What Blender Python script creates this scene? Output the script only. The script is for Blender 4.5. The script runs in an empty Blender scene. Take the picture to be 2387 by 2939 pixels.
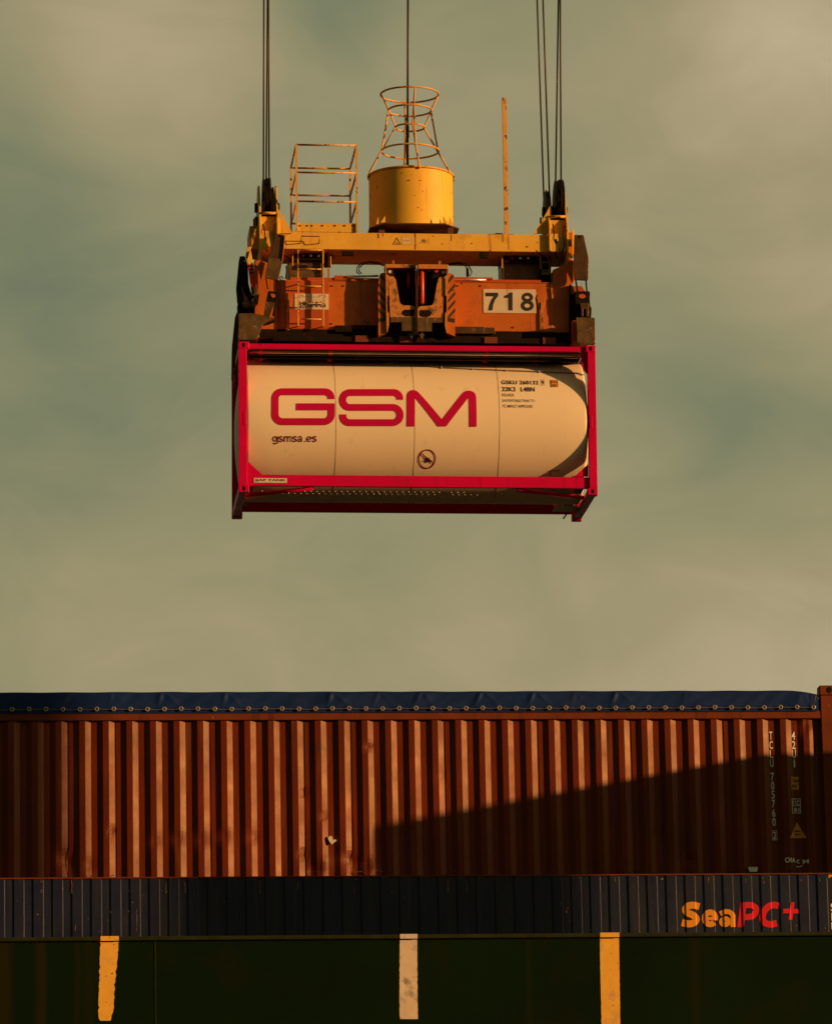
import bpy, bmesh, math, random
from mathutils import Vector, Matrix, noise as mnoise

random.seed(7)
scene = bpy.context.scene
R_ = math.radians

# ------------------------------------------------------------------ camera
# measured from the photograph: focal length, pitch and roll solved from the two containers
SRCW, SRCH, FPX = 2387.0, 2939.0, 14184.08
PITCH, ROLL, YAW = 0.2136, 0.0198, -0.0982
CAMP = Vector((0.0, 0.0, 1.7))
cam_d = bpy.data.cameras.new("camera")
cam = bpy.data.objects.new("camera", cam_d)
scene.collection.objects.link(cam)
cam.matrix_world = (Matrix.Translation(CAMP) @ Matrix.Rotation(YAW, 4, 'Z') @
                    Matrix.Rotation(math.pi / 2 + PITCH, 4, 'X') @ Matrix.Rotation(-ROLL, 4, 'Z'))
cam_d.sensor_fit = 'VERTICAL'
cam_d.sensor_height = 24.0
cam_d.lens = FPX / SRCH * 24.0
cam_d.clip_start = 0.5
cam_d.clip_end = 5000.0
scene.camera = cam

# ------------------------------------------------------------------ light
AZ = 1.93
SUN = Vector((AZ, -1.0, 0.345)).normalized()
sun_d = bpy.data.lights.new("sun", 'SUN')
sun_d.energy = 5.0
sun_d.angle = R_(0.65)
sun_d.color = (1.0, 0.53, 0.22)
sun = bpy.data.objects.new("sun", sun_d)
scene.collection.objects.link(sun)
sun.rotation_euler = SUN.to_track_quat('Z', 'Y').to_euler()
sun.location = (60, -30, 40)

scene.view_settings.view_transform = 'Standard'
scene.view_settings.look = 'None'
scene.view_settings.gamma = 1.0
scene.view_settings.exposure = 0.0

RY = Matrix.Rotation(YAW, 3, 'Z')


def ray(px, py):
    u, v = px - SRCW / 2, SRCH / 2 - py
    c, s = math.cos(ROLL), math.sin(ROLL)
    u, v = c * u + s * v, -s * u + c * v
    q = Matrix.Rotation(PITCH, 3, 'X') @ Vector((u, FPX, v))
    return (RY @ q).normalized()


world = bpy.data.worlds.new("World")
scene.world = world
world.use_nodes = True
nt = world.node_tree
nt.nodes.clear()
N = nt.nodes.new
LK = nt.links.new
out = N('ShaderNodeOutputWorld')
sky = N('ShaderNodeTexSky')
sky.sky_type = 'NISHITA'
sky.sun_disc = False
sky.sun_elevation = math.asin(SUN.z)
sky.sun_rotation = math.atan2(SUN.x, SUN.y)
sky.air_density = 1.4
sky.dust_density = 3.0
bg1 = N('ShaderNodeBackground')
bg1.inputs[1].default_value = 0.10
LK(sky.outputs[0], bg1.inputs[0])
tc = N('ShaderNodeTexCoord')
mp = N('ShaderNodeMapping')
mp.inputs['Rotation'].default_value = (0, R_(-24), 0)
mp.inputs['Scale'].default_value = (7.0, 7.0, 15.0)
LK(tc.outputs['Generated'], mp.inputs[0])
n1 = N('ShaderNodeTexNoise')
n1.inputs['Scale'].default_value = 1.0
n1.inputs['Detail'].default_value = 5.0
n1.inputs['Roughness'].default_value = 0.45
n1.inputs['Distortion'].default_value = 0.5
LK(mp.outputs[0], n1.inputs['Vector'])
mp2 = N('ShaderNodeMapping')
mp2.inputs['Rotation'].default_value = (0, R_(20), 0)
mp2.inputs['Scale'].default_value = (26.0, 26.0, 44.0)
LK(tc.outputs['Generated'], mp2.inputs[0])
n2 = N('ShaderNodeTexNoise')
n2.inputs['Detail'].default_value = 7.0
n2.inputs['Roughness'].default_value = 0.52
n2.inputs['Distortion'].default_value = 0.8
n2.inputs['Scale'].default_value = 1.0
LK(mp2.outputs[0], n2.inputs['Vector'])


def math_node(op, a, b):
    m = N('ShaderNodeMath')
    m.operation = op
    for i, q in enumerate((a, b)):
        if isinstance(q, (int, float)):
            m.inputs[i].default_value = q
        else:
            LK(q, m.inputs[i])
    return m.outputs[0]


acc = math_node('ADD', math_node('MULTIPLY', math_node('ADD', n1.outputs[0], 0.22), 0.36), math_node('MULTIPLY', math_node('SUBTRACT', n2.outputs[0], 0.03), 0.30))
# banks of cloud at fixed compass directions: (direction through, angular radius, thickness)
for (dx, dy, rad, w) in ((330, 60, 480, 0.20), (1560, 60, 560, 0.18), (40, 520, 420, -0.10), (690, 0, 250, -0.15), (40, 200, 180, -0.06),
                         (1530, 860, 330, -0.09), (250, 1300, 560, 0.12), (1000, 1420, 900, 0.17), (1736, 1400, 620, 0.22),
                         (1736, 0, 420, 0.15), (1736, 560, 380, 0.10), (150, 930, 330, -0.06), (900, 420, 460, 0.05)):
    d = ray(dx * 1.375, dy * 1.375)
    vm = N('ShaderNodeVectorMath')
    vm.operation = 'DISTANCE'
    LK(tc.outputs['Generated'], vm.inputs[0])
    vm.inputs[1].default_value = d
    mr = N('ShaderNodeMapRange')
    mr.interpolation_type = 'SMOOTHERSTEP'
    mr.inputs['From Min'].default_value = 0.0
    mr.inputs['From Max'].default_value = rad * 1.375 / FPX
    mr.inputs['To Min'].default_value = w
    mr.inputs['To Max'].default_value = 0.0
    LK(vm.outputs['Value'], mr.inputs['Value'])
    acc = math_node('ADD', acc, mr.outputs[0])
ramp = N('ShaderNodeValToRGB')
LK(acc, ramp.inputs[0])
e = ramp.color_ramp.elements
e[0].position, e[0].color = 0.10, (0.118, 0.150, 0.100, 1)
e[1].position, e[1].color = 0.92, (0.64, 0.56, 0.37, 1)
for p_, c_ in ((0.28, (0.195, 0.212, 0.122, 1)), (0.43, (0.285, 0.265, 0.143, 1)), (0.56, (0.365, 0.305, 0.172, 1)), (0.70, (0.46, 0.378, 0.225, 1))):
    q = e.new(p_)
    q.color = c_
bg2 = N('ShaderNodeBackground')
bg2.inputs[1].default_value = 1.0
LK(ramp.outputs[0], bg2.inputs[0])
# sky dimmed away from the view direction to cut the ambient fill
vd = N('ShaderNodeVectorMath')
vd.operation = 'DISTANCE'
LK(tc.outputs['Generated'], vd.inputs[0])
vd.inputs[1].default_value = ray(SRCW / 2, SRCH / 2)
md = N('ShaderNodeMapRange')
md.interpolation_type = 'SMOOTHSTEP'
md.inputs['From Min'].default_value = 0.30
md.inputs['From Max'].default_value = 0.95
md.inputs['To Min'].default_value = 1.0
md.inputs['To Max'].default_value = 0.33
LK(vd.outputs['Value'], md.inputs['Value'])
# glow added round the low sun so shaded ribs have light to reflect
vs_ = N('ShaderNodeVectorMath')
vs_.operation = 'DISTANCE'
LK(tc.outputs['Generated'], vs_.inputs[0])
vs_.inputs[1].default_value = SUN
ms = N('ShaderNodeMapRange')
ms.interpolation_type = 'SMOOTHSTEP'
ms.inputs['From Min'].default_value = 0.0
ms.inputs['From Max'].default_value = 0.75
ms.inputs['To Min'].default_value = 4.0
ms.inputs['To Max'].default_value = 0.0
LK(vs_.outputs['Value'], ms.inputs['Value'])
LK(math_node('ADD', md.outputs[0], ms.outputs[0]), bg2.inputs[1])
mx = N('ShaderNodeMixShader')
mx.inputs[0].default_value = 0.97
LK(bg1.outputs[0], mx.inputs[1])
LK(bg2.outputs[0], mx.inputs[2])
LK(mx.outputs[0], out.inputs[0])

# ------------------------------------------------------------------ helpers
ID3 = Matrix.Identity(3)


class Frame:
    """a local frame: world = origin + rot @ local"""
    def __init__(self, origin, rot=ID3):
        self.o, self.r = Vector(origin), rot.copy()
        self.ri = rot.inverted()

    def at(self, p, yl):
        """pixel of the photograph -> (x, z) on the frame's plane y = yl"""
        d = self.ri @ ray(*p)
        c = self.ri @ (CAMP - self.o)
        t = (yl - c.y) / d.y
        q = c + d * t
        return q.x, q.z

    def surf(self, p, yfun):
        y = 0.3
        for _ in range(12):
            x, z = self.at(p, y)
            y = yfun(x, z)
        return x, z


SHIP = Frame((0, 0, 0))
HANG = Frame(RY @ Vector((-2.9628, 80.9606, 17.9643)) + CAMP,
             RY @ Matrix.Rotation(0.0889, 3, 'Z') @ Matrix.Rotation(0.0089, 3, 'Y') @ Matrix.Rotation(0.0231, 3, 'X'))


def D(x, y): return (x * 1.375, y * 1.375)
def c1(x, y): return (640 + x / 2.8933, 480 + y / 2.8933)
def c2(x, y): return (1140 + x / 2.8933, 480 + y / 2.8933)
def c3(x, y): return (1000 + x / 4.275, 200 + y / 4.275)
def c4(x, y): return (640 + x / 3.1, 940 + y / 3.1)
def c5(x, y): return (1180 + x / 3.1, 940 + y / 3.1)
def g4(x, y): return (1040 + x / 5.425, 720 + y / 5.425)
def g5(x, y): return (660 + x / 5.78, 640 + y / 5.78)
def g6(x, y): return (1540 + x / 5.78, 640 + y / 5.78)
def b1(x, y): return (x / 2.1613, 1950 + y / 2.1613)
def b2(x, y): return (800 + x / 2.1613, 1950 + y / 2.1613)
def b3(x, y): return (1587 + x / 2.1613, 1950 + y / 2.1613)
def rA(x, y): return (700 + x / 3.34, y / 3.34)
def rB(x, y): return (1500 + x / 3.34, y / 3.34)


class MB:
    """collects shapes given in a frame's local coordinates and links them as ONE mesh object"""
    def __init__(self):
        self.v, self.f, self.s = [], [], []

    def add(self, vs, fs, smooth=False):
        o = len(self.v)
        self.v += [tuple(q) for q in vs]
        self.f += [tuple(i + o for i in f) for f in fs]
        self.s += [smooth] * len(fs)
        return self

    def box(self, x0, x1, y0, y1, z0, z1):
        vs = [(x, y, z) for z in (z0, z1) for y in (y0, y1) for x in (x0, x1)]
        return self.add(vs, [(0, 2, 3, 1), (4, 5, 7, 6), (0, 1, 5, 4), (2, 6, 7, 3), (0, 4, 6, 2), (1, 3, 7, 5)])

    def prism(self, poly, a, b, axis='y'):
        """poly of (x,z) extruded y=a..b ; axis 'x': poly of (y,z) extruded x=a..b ; axis 'z': poly (x,y)"""
        n = len(poly)
        def P(p, t):
            return (p[0], t, p[1]) if axis == 'y' else (t, p[0], p[1]) if axis == 'x' else (p[0], p[1], t)
        vs = [P(p, a) for p in poly] + [P(p, b) for p in poly]
        return self.add(vs, [tuple(range(n)), tuple(range(2 * n - 1, n - 1, -1))] +
                        [(i, (i + 1) % n, n + (i + 1) % n, n + i) for i in range(n)])

    def flat(self, poly, y):
        return self.add([(p[0], y, p[1]) for p in poly], [tuple(range(len(poly)))])

    def tube(self, pts, r, n=8, closed=False):
        pts = [Vector(p) for p in pts]
        m = len(pts)
        vs = []
        up = Vector((0.31, 0.17, 0.93))
        for i, p in enumerate(pts):
            a = pts[i - 1] if (i > 0 or closed) else p
            b = pts[(i + 1) % m] if (i < m - 1 or closed) else p
            t = (b - a).normalized()
            u = t.cross(up)
            if u.length < 0.05:
                u = t.cross(Vector((1, 0, 0)))
            u.normalize()
            w = t.cross(u)
            for k in range(n):
                an = 2 * math.pi * k / n
                vs.append(p + (u * math.cos(an) + w * math.sin(an)) * r)
        fs = []
        for i in range(m if closed else m - 1):
            j = (i + 1) % m
            for k in range(n):
                l = (k + 1) % n
                fs.append((i * n + k, i * n + l, j * n + l, j * n + k))
        self.add(vs, fs, True)
        if not closed:
            o = len(self.v) - len(vs)
            self.f += [tuple(o + k for k in range(n)), tuple(o + (m - 1) * n + k for k in range(n - 1, -1, -1))]
            self.s += [False, False]
        return self

    def rod(self, a, b, r, n=8):
        return self.tube([a, b], r, n)

    def lathe(self, prof, c, axis='z', n=48, closed_ends=True):
        """prof: list of (radius, height) about an axis through c"""
        vs = []
        for r, h in prof:
            for k in range(n):
                an = 2 * math.pi * k / n
                a, b = r * math.cos(an), r * math.sin(an)
                vs.append({'z': (c[0] + a, c[1] + b, c[2] + h), 'x': (c[0] + h, c[1] + a, c[2] + b),
                           'y': (c[0] + a, c[1] + h, c[2] + b)}[axis])
        fs = []
        for i in range(len(prof) - 1):
            for k in range(n):
                l = (k + 1) % n
                fs.append((i * n + k, i * n + l, (i + 1) * n + l, (i + 1) * n + k))
        self.add(vs, fs, True)
        if closed_ends:
            o = len(self.v) - len(vs)
            m = len(prof) - 1
            self.f += [tuple(o + k for k in range(n)), tuple(o + m * n + k for k in range(n))]
            self.s += [False, False]
        return self

    def build(self, name, mat, parent=None, bevel=0.0, recalc=True):
        base = Vector(parent['_base']) if parent is not None and '_base' in parent else Vector((0, 0, 0))
        me = bpy.data.meshes.new(name)
        me.from_pydata([Vector(q) - base for q in self.v], [], self.f)
        for p, s in zip(me.polygons, self.s):
            p.use_smooth = s
        if recalc:
            bm = bmesh.new()
            bm.from_mesh(me)
            bmesh.ops.recalc_face_normals(bm, faces=bm.faces)
            bm.to_mesh(me)
            bm.free()
        me.materials.append(mat)
        o = bpy.data.objects.new(name, me)
        scene.collection.objects.link(o)
        if parent is not None:
            o.parent = parent
            if '_base' in parent:
                o['_base'] = list(base)
        if bevel:
            bv = o.modifiers.new('bevel', 'BEVEL')
            bv.width = bevel
            bv.segments = 2
            bv.limit_method = 'ANGLE'
        return o


def thing(name, label, cat, frame, base, group=None):
    o = bpy.data.objects.new(name, None)
    scene.collection.objects.link(o)
    o.matrix_world = Matrix.Translation(frame.o + frame.r @ Vector(base)) @ frame.r.to_4x4()
    o['_base'] = list(base)
    o['label'] = label
    o['category'] = cat
    if group:
        o['group'] = group
    return o


def structure(o):
    o['kind'] = 'structure'
    return o


# ------------------------------------------------------------------ materials
def mat(name, col, rough=0.5, metal=0.0, spec=0.5, var=0.12, vscale=3.0, spots=None, streaks=None, bump=0.0, tint=(1.0, 0.80, 0.60),
        bscale=40.0, patches=None, coat=0.0):
    """spots/patches: (colour, scale, threshold, softness); streaks: (colour, threshold, softness, strength)"""
    m = bpy.data.materials.new(name)
    m.use_nodes = True
    t = m.node_tree
    b = t.nodes['Principled BSDF']
    b.inputs['Roughness'].default_value = rough
    b.inputs['Metallic'].default_value = metal
    b.inputs['Specular Tint'].default_value = (*tint, 1)
    b.inputs['Specular IOR Level'].default_value = spec
    if coat:
        b.inputs['Coat Weight'].default_value = coat
        b.inputs['Coat Roughness'].default_value = 0.25
    n, l = t.nodes.new, t.links.new
    tcn = n('ShaderNodeTexCoord')

    def noisefac(scale, lo, hi, detail=4.0, vscale3=(1, 1, 1), rough_=0.55):
        mpn = n('ShaderNodeMapping')
        mpn.inputs['Scale'].default_value = vscale3
        l(tcn.outputs['Object'], mpn.inputs[0])
        nz = n('ShaderNodeTexNoise')
        nz.inputs['Scale'].default_value = scale
        nz.inputs['Detail'].default_value = detail
        nz.inputs['Roughness'].default_value = rough_
        l(mpn.outputs[0], nz.inputs['Vector'])
        mrn = n('ShaderNodeMapRange')
        mrn.inputs['From Min'].default_value = lo
        mrn.inputs['From Max'].default_value = hi
        l(nz.outputs[0], mrn.inputs['Value'])
        return mrn.outputs[0], nz.outputs[0]

    def mix(fac, a, bcol, k=1.0):
        mm = n('ShaderNodeMix')
        mm.data_type = 'RGBA'
        if k != 1.0:
            mu = n('ShaderNodeMath')
            mu.operation = 'MULTIPLY'
            l(fac, mu.inputs[0])
            mu.inputs[1].default_value = k
            fac = mu.outputs[0]
        l(fac, mm.inputs[0])
        if isinstance(a, tuple):
            mm.inputs[6].default_value = (*a, 1)
        else:
            l(a, mm.inputs[6])
        mm.inputs[7].default_value = (*bcol, 1)
        return mm.outputs[2]

    f, raw = noisefac(vscale, 0.3, 0.7, 5.0)
    lo = tuple(c * (1 - var) for c in col)
    hi = tuple(min(1.0, c * (1 + var)) for c in col)
    cur = mix(f, lo, hi)
    if patches:
        c_, s_, th, so = patches
        f, _ = noisefac(s_, th, th + so, 6.0, rough_=0.65)
        cur = mix(f, cur, c_)
    if streaks:
        c_, th, so, k = streaks
        f, _ = noisefac(1.0, th, th + so, 3.0, (9, 9, 0.7))
        cur = mix(f, cur, c_, k)
    if spots:
        c_, s_, th, so = spots
        f, _ = noisefac(s_, th, th + so, 2.0, rough_=0.4)
        cur = mix(f, cur, c_)
    l(cur, b.inputs['Base Color'])
    fr, rw = noisefac(vscale * 2.3, 0.2, 0.8, 4.0)
    mr_ = n('ShaderNodeMapRange')
    mr_.inputs['To Min'].default_value = max(0.02, rough - 0.08)
    mr_.inputs['To Max'].default_value = min(1, rough + 0.08)
    l(fr, mr_.inputs['Value'])
    l(mr_.outputs[0], b.inputs['Roughness'])
    if bump:
        bn = n('ShaderNodeBump')
        bn.inputs['Strength'].default_value = bump
        bn.inputs['Distance'].default_value = 0.02
        _, rw2 = noisefac(bscale, 0, 1, 3.0)
        l(rw2, bn.inputs['Height'])
        l(bn.outputs[0], b.inputs['Normal'])
    return m


M = {}
M['yellow'] = mat('yellow_paint', (0.78, 0.43, 0.05), 0.55, var=0.12, vscale=1.6,
                  patches=((0.42, 0.19, 0.03), 1.7, 0.58, 0.22),
                  spots=((0.07, 0.018, 0.006), 9.0, 0.725, 0.02), streaks=((0.38, 0.12, 0.02), 0.60, 0.12, 0.6), bump=0.05)
M['yellow_drum'] = mat('yellow_drum_paint', (0.84, 0.47, 0.04), 0.6, var=0.08, vscale=1.3,
                       spots=((0.05, 0.012, 0.004), 8.0, 0.735, 0.015), streaks=((0.42, 0.13, 0.015), 0.62, 0.15, 0.6), bump=0.04)
M['rail_yellow'] = mat('worn_yellow_rail', (0.70, 0.36, 0.07), 0.5, var=0.1,
                       patches=((0.11, 0.03, 0.012), 6.0, 0.56, 0.06), bump=0.1)
M['rusty'] = mat('rusty_brown_plate', (0.10, 0.035, 0.012), 0.75, var=0.35, vscale=4)
M['orange'] = mat('orange_paint', (0.52, 0.125, 0.014), 0.45, var=0.14, vscale=1.5,
                  patches=((0.30, 0.060, 0.010), 1.6, 0.54, 0.22),
                  streaks=((0.30, 0.055, 0.01), 0.56, 0.16, 0.7), spots=((0.07, 0.015, 0.006), 11.0, 0.73, 0.02), bump=0.05)
M['orange_red'] = mat('orange_red_paint', (0.46, 0.075, 0.012), 0.5, var=0.12, vscale=2)
M['orange_pale'] = mat('pale_orange_worn', (0.58, 0.22, 0.045), 0.5, var=0.15, vscale=3,
                       patches=((0.11, 0.065, 0.03), 3.0, 0.50, 0.10), spots=((0.30, 0.05, 0.015), 14.0, 0.66, 0.03), bump=0.1)
M['olive'] = mat('bare_olive_steel', (0.12, 0.068, 0.024), 0.45, metal=0.25, var=0.35, vscale=6,
                 patches=((0.30, 0.20, 0.10), 9.0, 0.60, 0.10), streaks=((0.32, 0.21, 0.11), 0.60, 0.10, 0.6), bump=0.2)
M['guide'] = mat('scraped_brown_steel', (0.085, 0.042, 0.018), 0.42, metal=0.25, var=0.3, vscale=5,
                 patches=((0.20, 0.12, 0.05), 5.0, 0.58, 0.10), bump=0.2)
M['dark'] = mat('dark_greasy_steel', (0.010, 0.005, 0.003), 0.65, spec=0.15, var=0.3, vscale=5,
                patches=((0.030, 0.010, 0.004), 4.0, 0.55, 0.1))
M['maroon'] = mat('dark_red_frame', (0.04, 0.002, 0.004), 0.5, var=0.2)
M['black'] = mat('black_rubber', (0.008, 0.005, 0.004), 0.6, spec=0.15, var=0.2)
M['ink'] = mat('black_ink', (0.02, 0.018, 0.02), 0.6, var=0.1)
M['red_hot'] = mat('bright_red_paint', (0.62, 0.02, 0.010), 0.4, var=0.1)
M['rope'] = mat('steel_wire_rope', (0.030, 0.020, 0.015), 0.45, metal=0.3, var=0.3, vscale=30)
M['white_sign'] = mat('faded_white_sign', (0.66, 0.54, 0.38), 0.55, var=0.06, streaks=((0.45, 0.24, 0.09), 0.58, 0.12, 0.7))
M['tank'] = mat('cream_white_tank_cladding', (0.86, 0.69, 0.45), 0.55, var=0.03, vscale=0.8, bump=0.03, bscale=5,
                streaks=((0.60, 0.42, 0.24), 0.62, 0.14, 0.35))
M['tank_line'] = mat('cladding_seam', (0.16, 0.09, 0.05), 0.6)
M['frame_red'] = mat('crimson_frame_paint', (0.58, 0.001, 0.060), 0.45, spec=0.22, tint=(1.0, 0.45, 0.5), var=0.09, vscale=2.0, bump=0.03,
                     spots=((0.06, 0.012, 0.008), 16.0, 0.735, 0.02), streaks=((0.36, 0.002, 0.03), 0.60, 0.12, 0.5))
M['logo_red'] = mat('crimson_lettering', (0.50, 0.002, 0.060), 0.6, spec=0.2, tint=(1.0, 0.5, 0.5), var=0.05)
M['deep_red'] = mat('deep_red_lettering', (0.17, 0.004, 0.012), 0.6, spec=0.2, var=0.05)
M['grate'] = mat('galvanised_grating', (0.16, 0.13, 0.10), 0.45, metal=0.5, var=0.2)
M['pale_metal'] = mat('pale_metal', (0.75, 0.72, 0.66), 0.3, metal=0.6, var=0.1)
M['orange_label'] = mat('orange_label', (0.70, 0.28, 0.03), 0.5, var=0.05)
M['rust_wall'] = mat('oxide_red_corrugated_paint', (0.118, 0.0125, 0.0022), 0.48, spec=0.36, tint=(1.0, 0.74, 0.44), var=0.24, vscale=1.4,
                     patches=((0.05, 0.014, 0.006), 2.2, 0.66, 0.09), streaks=((0.16, 0.055, 0.02), 0.58, 0.12, 0.5), bump=0.06, bscale=25)
M['rust_rail'] = mat('oxide_red_rail_paint', (0.15, 0.028, 0.006), 0.6, spec=0.25, var=0.2, vscale=3,
                     patches=((0.30, 0.13, 0.05), 9.0, 0.66, 0.05), streaks=((0.07, 0.016, 0.006), 0.6, 0.1, 0.6), bump=0.1)
M['tarp'] = mat('blue_tarpaulin', (0.003, 0.018, 0.090), 0.55, spec=0.28, tint=(0.7, 0.8, 1.0), var=0.15, vscale=1.5, bump=0.1, bscale=9)
M['brass'] = mat('worn_brass_eyelet', (0.50, 0.42, 0.30), 0.35, metal=0.5, var=0.2)
M['cord'] = mat('grey_lashing_cord', (0.14, 0.11, 0.09), 0.7)
M['stencil'] = mat('white_stencil_paint', (0.80, 0.78, 0.64), 0.55, var=0.15, vscale=20)
M['stencil_orange'] = mat('orange_sticker', (0.62, 0.24, 0.03), 0.55, var=0.1)
M['navy'] = mat('navy_corrugated_paint', (0.0085, 0.0120, 0.036), 0.42, spec=0.42, tint=(0.9, 0.9, 0.8), var=0.2, vscale=2,
                spots=((0.42, 0.20, 0.12), 22.0, 0.775, 0.01), streaks=((0.03, 0.028, 0.02), 0.5, 0.2, 0.6))
M['navy_yellow'] = mat('amber_lettering', (0.72, 0.28, 0.02), 0.5, var=0.04)
M['navy_red'] = mat('scarlet_lettering', (0.62, 0.006, 0.022), 0.5, var=0.04)
M['hull'] = mat('dark_green_hull_paint', (0.0024, 0.0095, 0.0010), 0.60, spec=0.08, tint=(0.8, 1.0, 0.6), var=0.22, vscale=0.7,
                patches=((0.0065, 0.0085, 0.001), 1.1, 0.56, 0.16), bump=0.03, bscale=6)
M['hull_lip'] = mat('green_hull_edge_paint', (0.016, 0.020, 0.003), 0.6, spec=0.2, var=0.3, vscale=6,
                    patches=((0.05, 0.02, 0.006), 2.0, 0.62, 0.08))
M['hull_streak'] = mat('rust_streak_on_hull', (0.022, 0.0125, 0.0012), 0.7, spec=0.1, var=0.35, vscale=3)
M['mark_yellow'] = mat('yellow_draught_mark', (0.80, 0.43, 0.06), 0.6, spec=0.2, var=0.08, vscale=6,
                       patches=((0.60, 0.34, 0.11), 5.0, 0.52, 0.12), spots=((0.16, 0.07, 0.015), 30.0, 0.70, 0.03))
M['mark_white'] = mat('white_hull_mark', (0.66, 0.52, 0.37), 0.6, spec=0.2, var=0.10, vscale=5,
                      patches=((0.24, 0.21, 0.16), 6.0, 0.53, 0.14))
M['asphalt'] = mat('quay_asphalt', (0.035, 0.032, 0.028), 0.9, spec=0.2, var=0.25, vscale=0.6)
M['water'] = mat('harbour_water', (0.008, 0.014, 0.012), 0.15, var=0.1, bump=0.3, bscale=0.6)
M['steel_deck'] = mat('deck_paint', (0.04, 0.022, 0.014), 0.7, var=0.2)
M['crane'] = mat('crane_paint', (0.10, 0.12, 0.14), 0.6, var=0.1)
M['inside'] = mat('container_inside', (0.02, 0.01, 0.007), 0.8)


# ------------------------------------------------------------------ decals (painted writing laid 4 mm proud of its surface)
def text_faces(body, bold=0.0, shear=0.0, spacing=1.0):
    cu = bpy.data.curves.new('txt', 'FONT')
    cu.body = body
    cu.size = 1.0
    cu.offset = bold
    cu.shear = shear
    cu.space_character = spacing
    cu.resolution_u = 5
    cu.fill_mode = 'BOTH'
    o = bpy.data.objects.new('txt', cu)
    scene.collection.objects.link(o)
    bpy.context.view_layer.update()
    me = bpy.data.meshes.new_from_object(o.evaluated_get(bpy.context.evaluated_depsgraph_get()))
    bpy.data.objects.remove(o)
    bpy.data.curves.remove(cu)
    vs = [(v.co.x, v.co.y) for v in me.vertices]
    fs = [tuple(p.vertices) for p in me.polygons]
    bpy.data.meshes.remove(me)
    return vs, fs


def fit(vs, box):
    x0, x1, z0, z1 = box
    ax, bx = min(v[0] for v in vs), max(v[0] for v in vs)
    az, bz = min(v[1] for v in vs), max(v[1] for v in vs)
    return [(x0 + (v[0] - ax) / (bx - ax) * (x1 - x0), z0 + (v[1] - az) / (bz - az) * (z1 - z0)) for v in vs]


def decal(name, shapes, material, parent, yfun, xcuts=(), zcuts=(), off=0.004):
    """shapes: list of (verts2d, faces); laid on the surface y = yfun(x, z), cut where it bends"""
    bm = bmesh.new()
    for vs, fs in shapes:
        bv = [bm.verts.new((v[0], 0, v[1])) for v in vs]
        for f in fs:
            try:
                bm.faces.new([bv[i] for i in f])
            except ValueError:
                pass
    xs = [v.co.x for v in bm.verts]
    zs = [v.co.z for v in bm.verts]
    for c in xcuts:
        if min(xs) < c < max(xs):
            bmesh.ops.bisect_plane(bm, geom=bm.verts[:] + bm.edges[:] + bm.faces[:], plane_co=(c, 0, 0), plane_no=(1, 0, 0))
    for c in zcuts:
        if min(zs) < c < max(zs):
            bmesh.ops.bisect_plane(bm, geom=bm.verts[:] + bm.edges[:] + bm.faces[:], plane_co=(0, 0, c), plane_no=(0, 0, 1))
    base = Vector(parent['_base'])
    for v in bm.verts:
        v.co.y = yfun(v.co.x, v.co.z) - off
        v.co -= base
    for f in bm.faces:
        f.normal_update()
        if f.normal.y > 0:
            f.normal_flip()
    me = bpy.data.meshes.new(name)
    bm.to_mesh(me)
    bm.free()
    me.materials.append(material)
    o = bpy.data.objects.new(name, me)
    scene.collection.objects.link(o)
    o.parent = parent
    o['_base'] = list(base)
    return o


def poly(*pts):
    return (list(pts), [tuple(range(len(pts)))])


def ringshape(cx, cz, r0, r1, n=36, sx=1.0):
    vs = []
    for k in range(n):
        a = 2 * math.pi * k / n
        vs += [(cx + sx * r0 * math.cos(a), cz + r0 * math.sin(a)), (cx + sx * r1 * math.cos(a), cz + r1 * math.sin(a))]
    return (vs, [(2 * k, 2 * k + 1, (2 * k + 3) % (2 * n), (2 * k + 2) % (2 * n)) for k in range(n)])


def stroke(path, w):
    """path: (x, y, corner radius) -> quad strip of width w"""
    pts = []
    m = len(path)
    for i, (x, y, r) in enumerate(path):
        p = Vector((x, y))
        if i in (0, m - 1) or r == 0:
            pts.append(p)
            continue
        a = (Vector(path[i - 1][:2]) - p).normalized()
        b = (Vector(path[i + 1][:2]) - p).normalized()
        s, e_ = p + a * r, p + b * r
        for k in range(9):
            t = k / 8
            an = t * math.pi / 2
            cc = p + (a + b) * r
            pts.append(cc - b * r * math.cos(an) - a * r * math.sin(an))
    vs, fs = [], []
    for i, p in enumerate(pts):
        d0 = (p - pts[i - 1]).normalized() if i else (pts[1] - p).normalized()
        d1 = (pts[i + 1] - p).normalized() if i < len(pts) - 1 else d0
        t = (d0 + d1).normalized()
        nrm = Vector((-t.y, t.x))
        k = w / 2 / max(0.5, nrm.dot(Vector((-d0.y, d0.x))))
        vs += [tuple(p + nrm * k), tuple(p - nrm * k)]
        if i:
            fs.append((2 * i - 2, 2 * i - 1, 2 * i + 1, 2 * i))
    return vs, fs


# ------------------------------------------------------------------ setting
mb = MB()
mb.box(-1500, 1500, -1500, 46.0, -4.0, 0.0)
structure(mb.build('quay', M['asphalt']))
mb = MB()
mb.add([(-3000, -1500, -2.6), (3000, -1500, -2.6), (3000, 3000, -2.6), (-3000, 3000, -2.6)], [(0, 1, 2, 3)])
structure(mb.build('water', M['water']))

# ------------------------------------------------------------------ containers on the ship
YR = (RY @ Vector((-4.2177, 57.3675, 10.0114)) + CAMP)
RX0, RYF, RZ = YR.x, YR.y, YR.z          # first bright flank, outer face, underside of the top rail
YB = RYF - 2.9                           # face of the navy container, one row nearer
YH = RYF - 2.9 - 4.5                                # ship side


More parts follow.
